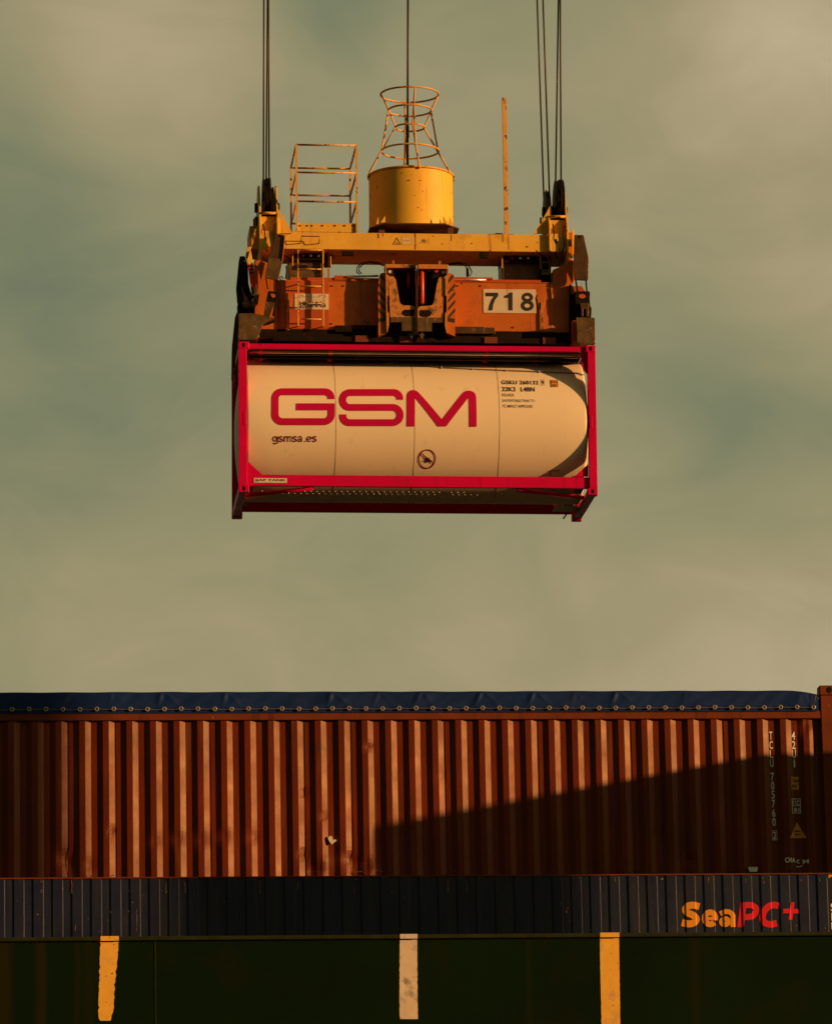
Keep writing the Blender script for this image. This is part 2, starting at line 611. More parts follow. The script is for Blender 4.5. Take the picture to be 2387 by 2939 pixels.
def corr(u, p, segs):
    """depth of a corrugation profile at u; segs: list of (u, depth) over one period"""
    u = u % p
    for (a, da), (b, db) in zip(segs, segs[1:]):
        if a <= u <= b:
            return da + (db - da) * (u - a) / (b - a) if b > a else da
    return segs[-1][1]


RP, RSEG = 0.278, [(0, 0), (0.068, 0.036), (0.138, 0.036), (0.208, 0), (0.278, 0)]
dents = [(b1(420, 1150), .10, .03), (b1(380, 1090), .06, .02), (b2(250, 1180), .05, .03), (b2(300, 1130), .06, -.02), (b2(430, 1110), .05, .035), (b2(470, 1170), .07, .03),
         (b2(545, 1150), .05, .035), (b2(150, 1080), .04, .025), (b2(210, 1190), .05, .03), (b2(590, 1190), .05, -.02),
         (b1(695, 940), .035, .022), (b1(965, 1000), .05, .018), (b1(1100, 985), .05, .025), (b1(1250, 995), .06, .025),
         (b1(1390, 970), .05, .025), (b1(1570, 980), .05, .02), (b2(275, 850), .03, .02), (b2(155, 700), .03, .02),
         (b2(555, 415), .03, .025), (b3(1560, 300), .05, .025), (b3(1580, 260), .04, .02), (b1(400, 1120), .05, .02),
         (b1(550, 1150), .05, .02), (b2(1000, 600), .05, .01), (b3(660, 960), .06, .015), (b3(850, 1120), .04, .02)]
dents = [(*SHIP.at(p, RYF), r * 1.25, k * 0.75) for p, r, k in dents]


def rust_y(x, z):
    y = RYF + corr(x - RX0, RP, RSEG)
    for dx, dz, r, k in dents:
        q = ((x - dx) ** 2 + ((z - dz) * 0.8) ** 2) / (r * r)
        if q < 6:
            y += k * math.exp(-q)
    return y + 0.004 * mnoise.noise(Vector((x * 1.3, 0, z * 2.1)))


RXR = SHIP.at(b3(1760, 100), RYF)[0]     # right end of the container
RXL = RXR - 12.192
PX0 = SHIP.at(b3(1652, 100), RYF)[0]     # inner edge of the right corner post
RTOP = SHIP.at(b3(1690, 40), RYF)[1]
RBOT = RTOP - 2.591
ZRAIL0 = RZ
ZRAIL1 = SHIP.at(b3(800, 198), RYF - 0.02)[1]

rc = thing('open_top_container', 'long rust red corrugated container with a blue tarpaulin roof laced through eyelets',
           'container', SHIP, ((RXL + RXR) / 2, RYF + 1.219, RBOT))


def corrugated(name, x0, xa, xb, z0, z1, p, segs, yfun, material, parent, nz, thick=0.02):
    """corrugated wall between xa and xb; profile origin x0"""
    cols = []
    k = math.floor((xa - x0) / p)
    while x0 + k * p < xb:
        for (u, _), (v, _) in zip(segs, segs[1:]):
            for t in (0, 0.5):
                x = x0 + k * p + u + (v - u) * t
                if xa <= x <= xb:
                    cols.append((x, t == 0))
        k += 1
    cols = [(xa, True)] + cols + [(xb, True)]
    vs, fs = [], []
    for x, _ in cols:
        for j in range(nz + 1):
            z = z0 + (z1 - z0) * j / nz
            vs.append((x, yfun(x, z), z))
    for i in range(len(cols) - 1):
        for j in range(nz):
            a = i * (nz + 1) + j
            fs.append((a, a + nz + 1, a + nz + 2, a + 1))
    m_ = MB()
    m_.add(vs, fs)
    o = m_.build(name, material, parent, recalc=False)
    return o


ww = corrugated('side_wall', RX0, RXL + 0.14, PX0 + 0.01, RBOT + 0.12, ZRAIL0 + 0.02, RP, RSEG, rust_y, M['rust_wall'], rc, 44)
for k in (-12, -8, -4, 0, 2, 6, 10, 12, 16, 20, 24, 28):      # vertical weld beads between panels
    x = RX0 + k * RP + 0.068 + 0.022
    mb = MB()
    mb.box(x, x + 0.005, RYF + 0.030, RYF + 0.037, RBOT + 0.13, ZRAIL0)
    mb.build('weld_seam', M['rust_rail'], rc)
mb = MB()
mb.box(RXL + 0.14, PX0, RYF - 0.022, RYF + 0.07, ZRAIL0, ZRAIL1)
mb.build('top_rail', M['rust_rail'], rc, bevel=0.008)
mb = MB()
mb.box(RXL + 0.14, PX0, RYF - 0.004, RYF + 0.06, RBOT + 0.0, RBOT + 0.12)
mb.build('bottom_rail', M['rust_rail'], rc, bevel=0.008)
for xa, xb in ((RXL, RXL + 0.15), (PX0, RXR)):
    for ya, yb in ((RYF - 0.03, RYF + 0.13), (RYF + 2.30, RYF + 2.44)):
        mb = MB()
        mb.box(xa, xb, ya, yb, RBOT + 0.12, RTOP - 0.12)
        mb.build('corner_post', M['rust_rail'], rc, bevel=0.008)
        for zc in (RTOP - 0.118, RBOT):
            mb = MB()
            mb.box(xa - 0.01, xb + 0.01, ya - 0.012, yb + 0.01, zc, zc + 0.118)
            cs = mb.build('corner_casting', M['rust_rail'], rc, bevel=0.012)
            cx, cz = (xa + xb) / 2, zc + 0.06
            if ya < RYF:
                vs = [(cx + 0.032 * math.cos(a * math.pi / 12), cz + 0.038 * math.sin(a * math.pi / 12)) for a in range(24)]
                m2 = MB()
                m2.flat(vs, ya - 0.015)
                m2.build('casting_hole', M['black'], cs)
mb = MB()
mb.box(RXL + 0.15, PX0, RYF + 2.34, RYF + 2.40, RBOT + 0.12, ZRAIL1)
mb.box(RXL + 0.05, RXL + 0.09, RYF + 0.13, RYF + 2.30, RBOT + 0.12, ZRAIL1)
mb.box(RXR - 0.09, RXR - 0.05, RYF + 0.13, RYF + 2.30, RBOT + 0.12, ZRAIL1)
mb.box(RXL + 0.15, PX0, RYF + 0.08, RYF + 2.33, RBOT + 0.10, RBOT + 0.16)
mb.build('far_walls_and_floor', M['inside'], rc)

# tarpaulin: hangs down the side, folds over the roof bows and falls away behind
TX0, TX1 = RXL + 0.17, SHIP.at(b3(1640, 130), RYF)[0]
ZT0 = ZRAIL1 - 0.006


def tarp_top(x):
    a = SHIP_TARP[0]
    f = (x - TX0) / (TX1 - TX0)
    sag = 0.012 * math.sin(x * 5.2) ** 2 + 0.010 * mnoise.noise(Vector((x * 1.7, 3.1, 0)))
    end = -0.05 * max(0, (x - (TX1 - 0.35)) / 0.35) ** 2
    return a + sag * 0.35 + end


SHIP_TARP = (SHIP.at(b2(800, 78), RYF + 0.05)[1],)
gathers = [(SHIP.at(p, RYF)[0], k_) for p, k_ in ((b1(1000, 100), .032), (b1(1400, 100), .028), (b2(620, 100), .015), (b3(130, 100), .014), (b1(700, 100), .012), (b1(430, 100), .012), (b2(325, 100), .032), (b2(880, 100), .026),
                                                    (b2(1255, 100), .034), (b2(1580, 100), .034), (b3(390, 100), .032), (b3(820, 100), .008), (b3(1530, 100), .012))]
mb = MB()
nx, prof = 900, 26
vs, fs = [], []
for i in range(nx + 1):
    x = TX0 + (TX1 - TX0) * i / nx
    zt = tarp_top(x)
    for j in range(prof + 1):
        t = j / prof
        if t < 0.6:
            q = t / 0.6
            z = ZT0 + (zt - 0.03 - ZT0) * q
            y = RYF - 0.036 + 0.02 * q
        elif t < 0.75:
            q = (t - 0.6) / 0.15
            an = q * math.pi / 2
            z = zt - 0.03 + 0.03 * math.sin(an)
            y = RYF - 0.016 + 0.05 * (1 - math.cos(an))
        else:
            q = (t - 0.75) / 0.25
            y = RYF + 0.034 + 2.40 * q
            z = zt - 0.03 * q - 0.25 * max(0, q - 0.9)
        w = math.sin(min(1, t / 0.75) * math.pi) if t < 0.75 else 0.3
        dd = 0.016 * mnoise.noise(Vector((x * 1.9 + z * 2.0, z * 2.2, 1.7))) + 0.008 * mnoise.noise(Vector((x * 6 - z * 6, z * 3, 5)))
        for gx, gk in gathers:
            q_ = x - gx
            if abs(q_) < 0.5:
                dn = zt - z
                dd += 0.7 * gk * (0.9 * math.exp(-((q_ + 0.35 * dn * (1 + 0.4 * math.sin(gx * 9))) / 0.030) ** 2) + 0.45 * math.exp(-((q_ - 0.8 * dn * (1 + 0.4 * math.cos(gx * 7)) - 0.02) / 0.035) ** 2)) * math.exp(-(dn / 0.13) ** 2)
        y -= dd * w
        vs.append((x, y, z))
for i in range(nx):
    for j in range(prof):
        a = i * (prof + 1) + j
        fs.append((a, a + prof + 1, a + prof + 2, a + 1))
mb.add(vs, fs, True)
tarp = mb.build('tarpaulin', M['tarp'], rc, recalc=False)
ez = SHIP.at(b2(1000, 179), RYF - 0.05)[1]
ep = 0.1985
ex0 = SHIP.at(b1(77, 180), RYF - 0.05)[0]
ring_mb = MB()
ringpts = [(0.021 * math.cos(a * math.pi / 10), 0, 0.021 * math.sin(a * math.pi / 10)) for a in range(20)]
first = None
k0 = -int((ex0 - TX0) / ep)
epos = []
k = k0
while ex0 + k * ep < TX1 - 0.02:
    x = ex0 + k * ep
    if x > TX0 + 0.03:
        epos.append(x)
    k += 1
for x in epos:
    z = ez + 0.003 * math.sin(x * 7)
    y = RYF - 0.058
    if first is None:
        m2 = MB()
        m2.tube([(x + p[0], y, z + p[2]) for p in ringpts], 0.0068, 6, True)
        first = m2.build('eyelet', M['brass'], rc)
        fx_, fz_ = x, z
        m3 = MB()
        m3.flat([(x + 0.014 * math.cos(a * math.pi / 8), z + 0.014 * math.sin(a * math.pi / 8)) for a in range(16)], y - 0.002)
        firsth = m3.build('eyelet_hole', M['black'], first)
    else:
        o = first.copy()
        scene.collection.objects.link(o)
        o.parent = rc
        o.location = (x - fx_, 0, z - fz_)
        h = firsth.copy()
        scene.collection.objects.link(h)
        h.parent = o
mb = MB()
pts = []
for i, x in enumerate(epos):
    z = ez + 0.003 * math.sin(x * 7)
    pts.append((x, RYF - 0.064, z))
    if i < len(epos) - 1:
        pts.append((x + ep / 2, RYF - 0.060, z - 0.006 - 0.006 * random.random()))
qx, qz = SHIP.at(b3(1632, 85), RYF - 0.05)
pts.append((qx, RYF - 0.05, qz))
mb.tube(pts, 0.004, 5)
mb.build('lacing_cord', M['cord'], rc)

# writing on the rust container
rcuts = [RX0 + k * RP + u for k in range(-14, 34) for u, _ in RSEG]


def shipbox(xa, ya, xb, yb, Y, cf):
    x0, z1 = SHIP.at(cf(xa, ya), Y)
    x1, z0 = SHIP.at(cf(xb, yb), Y)
    return (x0, x1, z0, z1)


zc10 = [RBOT + 0.059 * i for i in range(60)]


def rust_text(name, s, xa, ya, xb, yb, bold=0.01, mm='stencil'):
    bx = shipbox(xa, ya, xb, yb, RYF + 0.01, b3)
    vs, fs = text_faces(s, bold)
    return decal(name, [(fit(vs, bx), fs)], M[mm], rc, rust_y, rcuts, zc10, 0.006)


X0 = 1338
y = 322
for ch, yy in zip('TCLU', (322, 380, 436, 492)):
    off = (yy - 322) / 620 * 24
    rust_text('number_letter', ch, X0 + off, yy, X0 + 22 + off, yy + 50, 0.012)
for ch, yy in zip('705760', (577, 632, 688, 745, 802, 858)):
    off = (yy - 322) / 620 * 24
    rust_text('number_letter', ch, X0 + off, yy, X0 + 22 + off, yy + 50, 0.012)
rust_text('number_letter', '2', 1362, 942, 1384, 990, 0.012)
for ch, yy in zip('42U1', (322, 380, 436, 494)):
    off = (yy - 322) / 620 * 24
    w = 25 if ch != '1' else 10
    o0 = 0 if ch != '1' else 8
    rust_text('size_letter', ch, 1476 + off + o0, yy, 1476 + w + off + o0, yy + 50, 0.012)


def frame_shape(bx, t):
    x0, x1, z0, z1 = bx
    return [poly((x0, z0), (x1, z0), (x1, z0 + t), (x0, z0 + t)), poly((x0, z1 - t), (x1, z1 - t), (x1, z1), (x0, z1)),
            poly((x0, z0 + t), (x0 + t, z0 + t), (x0 + t, z1 - t), (x0, z1 - t)),
            poly((x1 - t, z0 + t), (x1, z0 + t), (x1, z1 - t), (x1 - t, z1 - t))]


bx = shipbox(1356, 935, 1390, 996, RYF + 0.01, b3)
decal('check_digit_box', frame_shape(bx, 0.004), M['stencil'], rc, rust_y, rcuts, zc10, 0.006)
bx = shipbox(1474, 603, 1524, 681, RYF + 0.01, b3)
decal('height_label', [poly((bx[0], bx[2]), (bx[1], bx[2]), (bx[1], bx[3]), (bx[0], bx[3]))], M['stencil_orange'], rc, rust_y, rcuts, zc10, 0.005)
rust_text('height_text', '2.6m', 1477, 612, 1522, 638, 0.014, 'ink').location.y -= 0.004
rust_text('height_text', '8\'6"', 1480, 648, 1518, 674, 0.014, 'ink').location.y -= 0.004
bx = shipbox(1478, 738, 1536, 829, RYF + 0.01, b3)
x0, x1, z0, z1 = bx
zm = (z0 + z1) / 2 + 0.003
sh = frame_shape(bx, 0.006)
sh += [poly((x0 + .006, zm - .003), (x1 - .006, zm - .003), (x1 - .006, zm + .003), (x0 + .006, zm + .003)),
       poly((x0 + .04, zm + .003), (x0 + .044, zm + .003), (x0 + .044, z1 - .006), (x0 + .04, z1 - .006))]
decal('inspection_box', sh, M['stencil'], rc, rust_y, rcuts, zc10, 0.006)
rust_text('inspection_text', 'I', 1487, 750, 1491, 776, 0.01)
rust_text('inspection_text', 'C', 1508, 750, 1527, 777, 0.012)
rust_text('inspection_text', '81', 1492, 795, 1526, 820, 0.012)
a_ = SHIP.at(b3(1512, 882), RYF)
b_ = SHIP.at(b3(1467, 982), RYF)
c_ = SHIP.at(b3(1570, 984), RYF)
decal('warning_triangle', [poly(a_, b_, c_)], M['stencil_orange'], rc, rust_y, rcuts, zc10, 0.006)
for yy in (936, 956):
    bx = shipbox(1494, yy, 1532, yy + 8, RYF, b3)
    decal('triangle_print', [poly((bx[0], bx[2]), (bx[1], bx[2]), (bx[1], bx[3]), (bx[0], bx[3]))], M['rusty'], rc, rust_y, rcuts, zc10, 0.009)
rust_text('owner_name', 'CMA', 1434, 1105, 1502, 1137, 0.03)
rust_text('owner_name', 'C', 1508, 1117, 1528, 1140, 0.03)
rust_text('owner_name', 'M', 1546, 1117, 1583, 1142, 0.03)
pts = [SHIP.at(b3(*q), RYF) for q in ((1506, 1157), (1528, 1158), (1550, 1148), (1551, 1152), (1530, 1163), (1507, 1162))]
decal('owner_swoosh', [poly(*pts)], M['stencil'], rc, rust_y, rcuts, zc10, 0.006)
pts = [SHIP.at(b3(*q), RYF) for q in ((1206, 1164), (1268, 1164), (1262, 1194), (1214, 1194))]
mb = MB()
mb.prism(pts, RYF - 0.012, RYF + 0.0)
mb.build('grey_patch_plate', M['stencil'], rc)
pts = [SHIP.at(b2(*q), RYF) for q in ((304, 985), (318, 970), (332, 976), (338, 998), (352, 992), (358, 1002), (342, 1012), (328, 1024), (315, 1008))]
mb = MB()
mb.prism(pts, RYF - 0.008, RYF + 0.012)
mb.build('torn_sticker', M['white_sign'], rc)
# small scrape marks along the foot of the wall
mb = MB()
for q in range(46):
    x = random.uniform(RXL + 0.3, PX0 - 0.1)
    z = SHIP.at(b2(300, 1216), RYF)[1] + random.uniform(-0.01, 0.04)
    w = random.uniform(0.01, 0.05)
    mb.box(x, x + w, RYF - 0.004, RYF + 0.0, z, z + random.uniform(0.004, 0.012))
mb.build('scrape_marks', M['rusty'], rc)

# ------------------------------------------------------------------ navy container in front
BP, BSEG = 0.2135, [(0, 0), (0.010, 0.013), (0.1025, 0.013), (0.1125, 0), (0.2135, 0)]
BX0 = SHIP.at(b2(1565, 1400), YB)[0]
BP = (SHIP.at(b3(1583, 1400), YB)[0] - SHIP.at(b1(28, 1400), YB)[0]) / round((SHIP.at(b3(1583, 1400), YB)[0] - SHIP.at(b1(28, 1400), YB)[0]) / 0.2135)
BSEG = [(0, 0), (0.010, 0.013), (BP * 0.47, 0.013), (BP * 0.47 + 0.010, 0), (BP, 0)]
BX0 = SHIP.at(b3(1583, 1400), YB)[0] - 40 * BP
BTOP = SHIP.at(b2(800, 1216), YB)[1]
BXR = SHIP.at(b3(1860, 1400), YB)[0]
BXL = BXR - 13.716
BBOT = BTOP - 2.896


def navy_y(x, z):
    return YB + corr(x - BX0, BP, BSEG) + 0.002 * mnoise.noise(Vector((x * 1.1, 4, z * 2)))


bc = thing('shipping_container', 'navy blue narrow-ribbed container with orange and red lettering under the rust red one',
           'container', SHIP, ((BXL + BXR) / 2, YB + 1.22, BBOT))
corrugated('side_wall', BX0, BXL + 0.15, BXR - 0.15, BBOT + 0.15, BTOP - 0.014, BP, BSEG, navy_y, M['navy'], bc, 10)
mb = MB()
mb.box(BXL + 0.1, BXR - 0.1, YB - 0.006, YB + 0.10, BTOP - 0.014, BTOP)
mb.build('top_rail', M['rust_rail'], bc)
mb = MB()
mb.box(BXL, BXR, YB - 0.01, YB + 0.10, BBOT, BBOT + 0.15)
mb.build('bottom_rail', M['navy'], bc)
mb = MB()
mb.box(BXL, BXL + 0.15, YB - 0.01, YB + 2.44, BBOT + 0.15, BTOP)
mb.box(BXR - 0.15, BXR, YB - 0.01, YB + 2.44, BBOT + 0.15, BTOP)
mb.build('end_frame', M['navy'], bc)
mb = MB()
mb.box(BXL + 0.15, BXR - 0.15, YB + 0.10, YB + 2.44, BTOP - 0.04, BTOP - 0.01)
mb.build('roof', M['navy'], bc)
mb = MB()
mb.box(BXL + 0.15, BXR - 0.15, YB + 2.38, YB + 2.44, BBOT + 0.15, BTOP - 0.04)
mb.build('far_wall', M['navy'], bc)
ncuts = [BX0 + k * BP + u for k in range(-30, 50) for u, _ in BSEG]
for kk in (1, 4, 26, 30, 34, 36):   # joints between wall panels
    pass


def navy_text(s, xa, ya, xb, yb, bold, shear, mm, name='lettering'):
    bx = shipbox(xa, ya, xb, yb, YB, b3)
    vs, fs = text_faces(s, bold, shear)
    return decal(name, [(fit(vs, bx), fs)], M[mm], bc, navy_y, ncuts, (), 0.004)




def curve_stroke(pts, w, closed=False, n=8):
    """smooth brush line of width w through the points"""
    P_ = [Vector(p) for p in pts]
    m = len(P_)
    out_ = []
    for i in range(m if closed else m - 1):
        p0 = P_[(i - 1) % m] if (closed or i > 0) else P_[0]
        p1, p2 = P_[i], P_[(i + 1) % m]
        p3 = P_[(i + 2) % m] if (closed or i < m - 2) else P_[-1]
        for k in range(n):
            t = k / n
            out_.append(0.5 * ((2 * p1) + (p2 - p0) * t + (2 * p0 - 5 * p1 + 4 * p2 - p3) * t * t + (3 * p1 - p0 - 3 * p2 + p3) * t ** 3))
    if not closed:
        out_.append(P_[-1])
    vs, fs = [], []
    q = len(out_)
    for i, p in enumerate(out_):
        a = out_[i - 1] if (closed or i > 0) else p
        b = out_[(i + 1) % q] if (closed or i < q - 1) else p
        t = (b - a).normalized()
        nn = Vector((-t.y, t.x)) * w / 2
        vs += [tuple(p + nn), tuple(p - nn)]
    for i in range(q if closed else q - 1):
        j = (i + 1) % q
        fs.append((2 * i, 2 * i + 1, 2 * j + 1, 2 * j))
    return vs, fs


def ell(cx, cy, rx, ry, a0, a1, n=10):
    return [(cx + rx * math.cos(R_(a0 + (a1 - a0) * i / n)), cy - ry * math.sin(R_(a0 + (a1 - a0) * i / n))) for i in range(n + 1)]


def navy_shape(name, pieces, mm):
    par = None
    for i, (vs, fs) in enumerate(pieces):
        sh = ([SHIP.at(b3(*v), YB) for v in vs], fs)
        o = decal(name if i == 0 else 'letter_stroke', [sh], M[mm], par or bc, navy_y, ncuts, (), 0.004 + 0.0012 * i)
        par = par or o


navy_shape('letter', [curve_stroke([(906, 1409), (872, 1401), (838, 1405), (820, 1426), (832, 1447), (866, 1463), (886, 1484), (876, 1506), (842, 1517), (797, 1508)], 43)], 'navy_yellow')
navy_shape('letter', [curve_stroke(ell(972, 1482, 33, 37, 0, 318, 12), 36), poly((940, 1474), (1020, 1474), (1020, 1494), (940, 1494))], 'navy_yellow')
navy_shape('letter', [curve_stroke(ell(1064, 1503, 20, 18, 0, 324, 9), 31, True), poly((1098, 1462), (1130, 1462), (1130, 1536), (1098, 1536)),
                      curve_stroke([(1034, 1454), (1062, 1441), (1092, 1444), (1112, 1462), (1114, 1480)], 30)], 'navy_yellow')
navy_shape('letter', [poly((1160, 1384), (1198, 1384), (1180, 1536), (1140, 1536)),
                      curve_stroke([(1184, 1401), (1228, 1401), (1254, 1416), (1256, 1440), (1238, 1466), (1208, 1474), (1182, 1474)], 37)], 'navy_red')
navy_shape('letter', [curve_stroke([(1396, 1404), (1366, 1399), (1336, 1408), (1308, 1436), (1297, 1470), (1302, 1500), (1324, 1516), (1352, 1519), (1386, 1511)], 40)], 'navy_red')
navy_shape('letter', [poly((1424, 1423), (1526, 1423), (1522, 1451), (1424, 1451)), poly((1474, 1381), (1496, 1381), (1482, 1490), (1456, 1490))], 'navy_red')
navy_text('S', 1719, 1388, 1745, 1438, 0.02, 0, 'stencil', 'number_letter')
navy_text('L', 1723, 1447, 1745, 1497, 0.02, 0, 'stencil', 'number_letter')
navy_text('U', 1723, 1506, 1748, 1556, 0.02, 0, 'stencil', 'number_letter')
pts = [SHIP.at(b3(*q), YB) for q in ((1706, 1206), (1760, 1206), (1706, 1232))]
decal('corner_label', [poly(*pts)], M['navy_yellow'], bc, navy_y, ncuts, (), 0.006)
# chipped paint showing through along the ribs
mb = MB()
for (cf, xx, ya, yb) in ((b1, 446, 1235, 1300), (b1, 446, 1300, 1325), (b1, 256, 1240, 1260), (b1, 256, 1300, 1325), (b1, 468, 1520, 1560),
                         (b1, 1029, 1262, 1325), (b1, 1147, 1255, 1325), (b1, 1613, 1240, 1330), (b1, 684, 1436, 1446), (b1, 799, 1435, 1443),
                         (b1, 799, 1308, 1314), (b1, 826, 1310, 1314), (b1, 822, 1236, 1241), (b1, 848, 1420, 1560), (b2, 467, 1290, 1330),
                         (b2, 700, 1250, 1330), (b2, 1048, 1250, 1320), (b2, 1163, 1245, 1320), (b2, 118, 1245, 1300),
                         (b3, 958, 1222, 1260), (b3, 1302, 1235, 1265), (b3, 1533, 1225, 1250), (b3, 1648, 1232, 1250), (b3, 1188, 1235, 1260),
                         (b3, 382, 1225, 1260), (b3, 44, 1380, 1400), (b3, 1682, 1535, 1550), (b3, 155, 1225, 1250)):
    x, z1 = SHIP.at(cf(xx, ya), YB)
    _, z0 = SHIP.at(cf(xx, yb), YB)
    n_ = max(2, int((z1 - z0) / 0.02))
    for i in range(n_):
        w = random.uniform(0.002, 0.007)
        za = z0 + (z1 - z0) * i / n_
        zb = za + (z1 - z0) / n_ * random.uniform(0.4, 0.9)
        dx = random.uniform(-0.003, 0.003)
        mb.box(x + dx, x + dx + w, YB - 0.004, YB - 0.001, za, zb)
mb.build('paint_chips', mat('bare_chipped_primer', (0.42, 0.20, 0.13), 0.6), bc)

# ------------------------------------------------------------------ ship side
HTOP = SHIP.at(b2(800, 1584), YH)[1]
HL, HR = -75.0, 90.0
sp = thing('ship', 'dark green ship side with a raised lip and painted vertical stripes along its edge', 'ship', SHIP,
           (0, YH + 14, -4.0))
mb = MB()
mb.box(HL, HR, YH, YH + 0.03, -4.0, HTOP - 0.045)
hull = mb.build('hull_side', M['hull'], sp)
# rusty water runs down the plating, each at its own place
ht = M['hull'].node_tree
hb_ = ht.nodes['Principled BSDF']
cur = hb_.inputs['Base Color'].links[0].from_socket
tcn = ht.nodes.new('ShaderNodeTexCoord')
nzz = ht.nodes.new('ShaderNodeTexNoise')
nzz.inputs['Scale'].default_value = 1.3
vadd = ht.nodes.new('ShaderNodeVectorMath')
vadd.operation = 'MULTIPLY_ADD'
ht.links.new(tcn.outputs['Object'], nzz.inputs['Vector'])
ht.links.new(nzz.outputs[1], vadd.inputs[0])
vadd.inputs[1].default_value = (0.08, 0, 0)
ht.links.new(tcn.outputs['Object'], vadd.inputs[2])
sep = ht.nodes.new('ShaderNodeSeparateXYZ')
ht.links.new(vadd.outputs[0], sep.inputs[0])
for (px_, wd_, k_, cf) in ((10, 0.16, 0.9, b1), (255, 0.10, 0.8, b1), (270, 0.03, 0.8, b1), (483, 0.05, 0.5, b1), (560, 0.12, 0.45, b1), (45, 0.02, 0.9, b1), (878, 0.08, 0.4, b3), (1550, 0.05, 0.3, b2)):
    xs_ = SHIP.at(cf(px_, 1800), YH)[0] + 0.04
    m1 = ht.nodes.new('ShaderNodeMath'); m1.operation = 'SUBTRACT'
    ht.links.new(sep.outputs[0], m1.inputs[0]); m1.inputs[1].default_value = xs_
    m2_ = ht.nodes.new('ShaderNodeMath'); m2_.operation = 'ABSOLUTE'
    ht.links.new(m1.outputs[0], m2_.inputs[0])
    m3_ = ht.nodes.new('ShaderNodeMapRange'); m3_.interpolation_type = 'SMOOTHSTEP'
    ht.links.new(m2_.outputs[0], m3_.inputs['Value'])
    m3_.inputs['From Max'].default_value = wd_; m3_.inputs['To Min'].default_value = k_; m3_.inputs['To Max'].default_value = 0.0
    mm_ = ht.nodes.new('ShaderNodeMix'); mm_.data_type = 'RGBA'
    ht.links.new(m3_.outputs[0], mm_.inputs[0]); ht.links.new(cur, mm_.inputs[6])
    mm_.inputs[7].default_value = (0.016, 0.0125, 0.0008, 1)
    cur = mm_.outputs[2]
ht.links.new(cur, hb_.inputs['Base Color'])
mb = MB()
mb.box(HL, HR, YH - 0.035, YH + 0.12, HTOP - 0.045, HTOP)
mb.build('edge_lip', M['hull_lip'], sp, bevel=0.012)
mb = MB()
mb.box(HL, HR, YH + 0.03, YH + 28, BBOT - 0.30, BBOT - 0.004)
mb.box(HL, HR, YH + 27.9, YH + 28, -4.0, BBOT - 0.30)
mb.build('deck', M['steel_deck'], sp)
mb = MB()
mb.box(RXL - 3, RXR + 16, RYF + 0.25, RYF + 10, BBOT, RBOT - 0.004)
mb.build('hatch_coaming', M['steel_deck'], sp)
# vertical seam and streaks on the plating
x, _ = SHIP.at(b1(960, 1800), YH)
mb = MB()
mb.box(x, x + 0.014, YH - 0.006, YH + 0.0, 0, HTOP - 0.05)
x2, _ = SHIP.at(b3(-400, 1800), YH)
mb.box(x2 + 10, x2 + 10.014, YH - 0.006, YH, 0, HTOP - 0.05)
mb.build('plate_seam', M['hull_lip'], sp)

def mark(outline_l, outline_r, material, ytop, cf, rough=0.004, name='painted_stripe'):
    """ragged stripe painted down the side and over the lip. outlines: list of (x,y) pixels, same length"""
    L = [SHIP.at(cf(*q), YH - 0.004) for q in outline_l]
    Rr = [SHIP.at(cf(*q), YH - 0.004) for q in outline_r]

    def sample(A, t):
        k = min(len(A) - 2, int(t * (len(A) - 1)))
        q = t * (len(A) - 1) - k
        return A[k][0] + (A[k + 1][0] - A[k][0]) * q, A[k][1] + (A[k + 1][1] - A[k][1]) * q
    n_ = 90
    vs, fs = [], []
    for i in range(n_ + 1):
        a, b = sample(L, i / n_), sample(Rr, i / n_)
        ja = rough * (mnoise.noise(Vector((a[1] * 22, 0, 3))) + 0.6 * mnoise.noise(Vector((a[1] * 70, 1, 3))))
        jb = rough * (mnoise.noise(Vector((b[1] * 22, 0, 8))) + 0.6 * mnoise.noise(Vector((b[1] * 70, 1, 8))))
        zb = HTOP - 0.05
        vs += [(a[0] + ja, YH - 0.004, min(a[1], zb)), (b[0] + jb, YH - 0.004, min(b[1], zb))]
        if i:
            fs.append((2 * i - 2, 2 * i - 1, 2 * i + 1, 2 * i))
    m_ = MB()
    m_.add(vs, fs)
    x0, x1 = L[0][0], Rr[0][0]
    m_.box(x0, x1, YH - 0.039, YH - 0.0, HTOP - 0.044, HTOP + 0.003)
    return m_.build(name, material, sp)


mark([(624, 1600), (622, 1700), (618, 1850), (614, 1950), (612, 2050), (616, 2117)],
     [(738, 1600), (732, 1720), (720, 1820), (712, 1920), (706, 2040), (688, 2117)], M['mark_yellow'], 0, b1, 0.012)
mark([(750, 1600), (749, 1800), (748, 2000), (750, 2107)], [(858, 1600), (859, 1800), (860, 2000), (863, 2107)],
     M['mark_white'], 0, b2, 0.005)
mark([(288, 1600), (291, 1800), (296, 2000), (300, 2200)], [(407, 1600), (410, 1800), (413, 2000), (416, 2200)],
     M['mark_yellow'], 0, b3, 0.003)

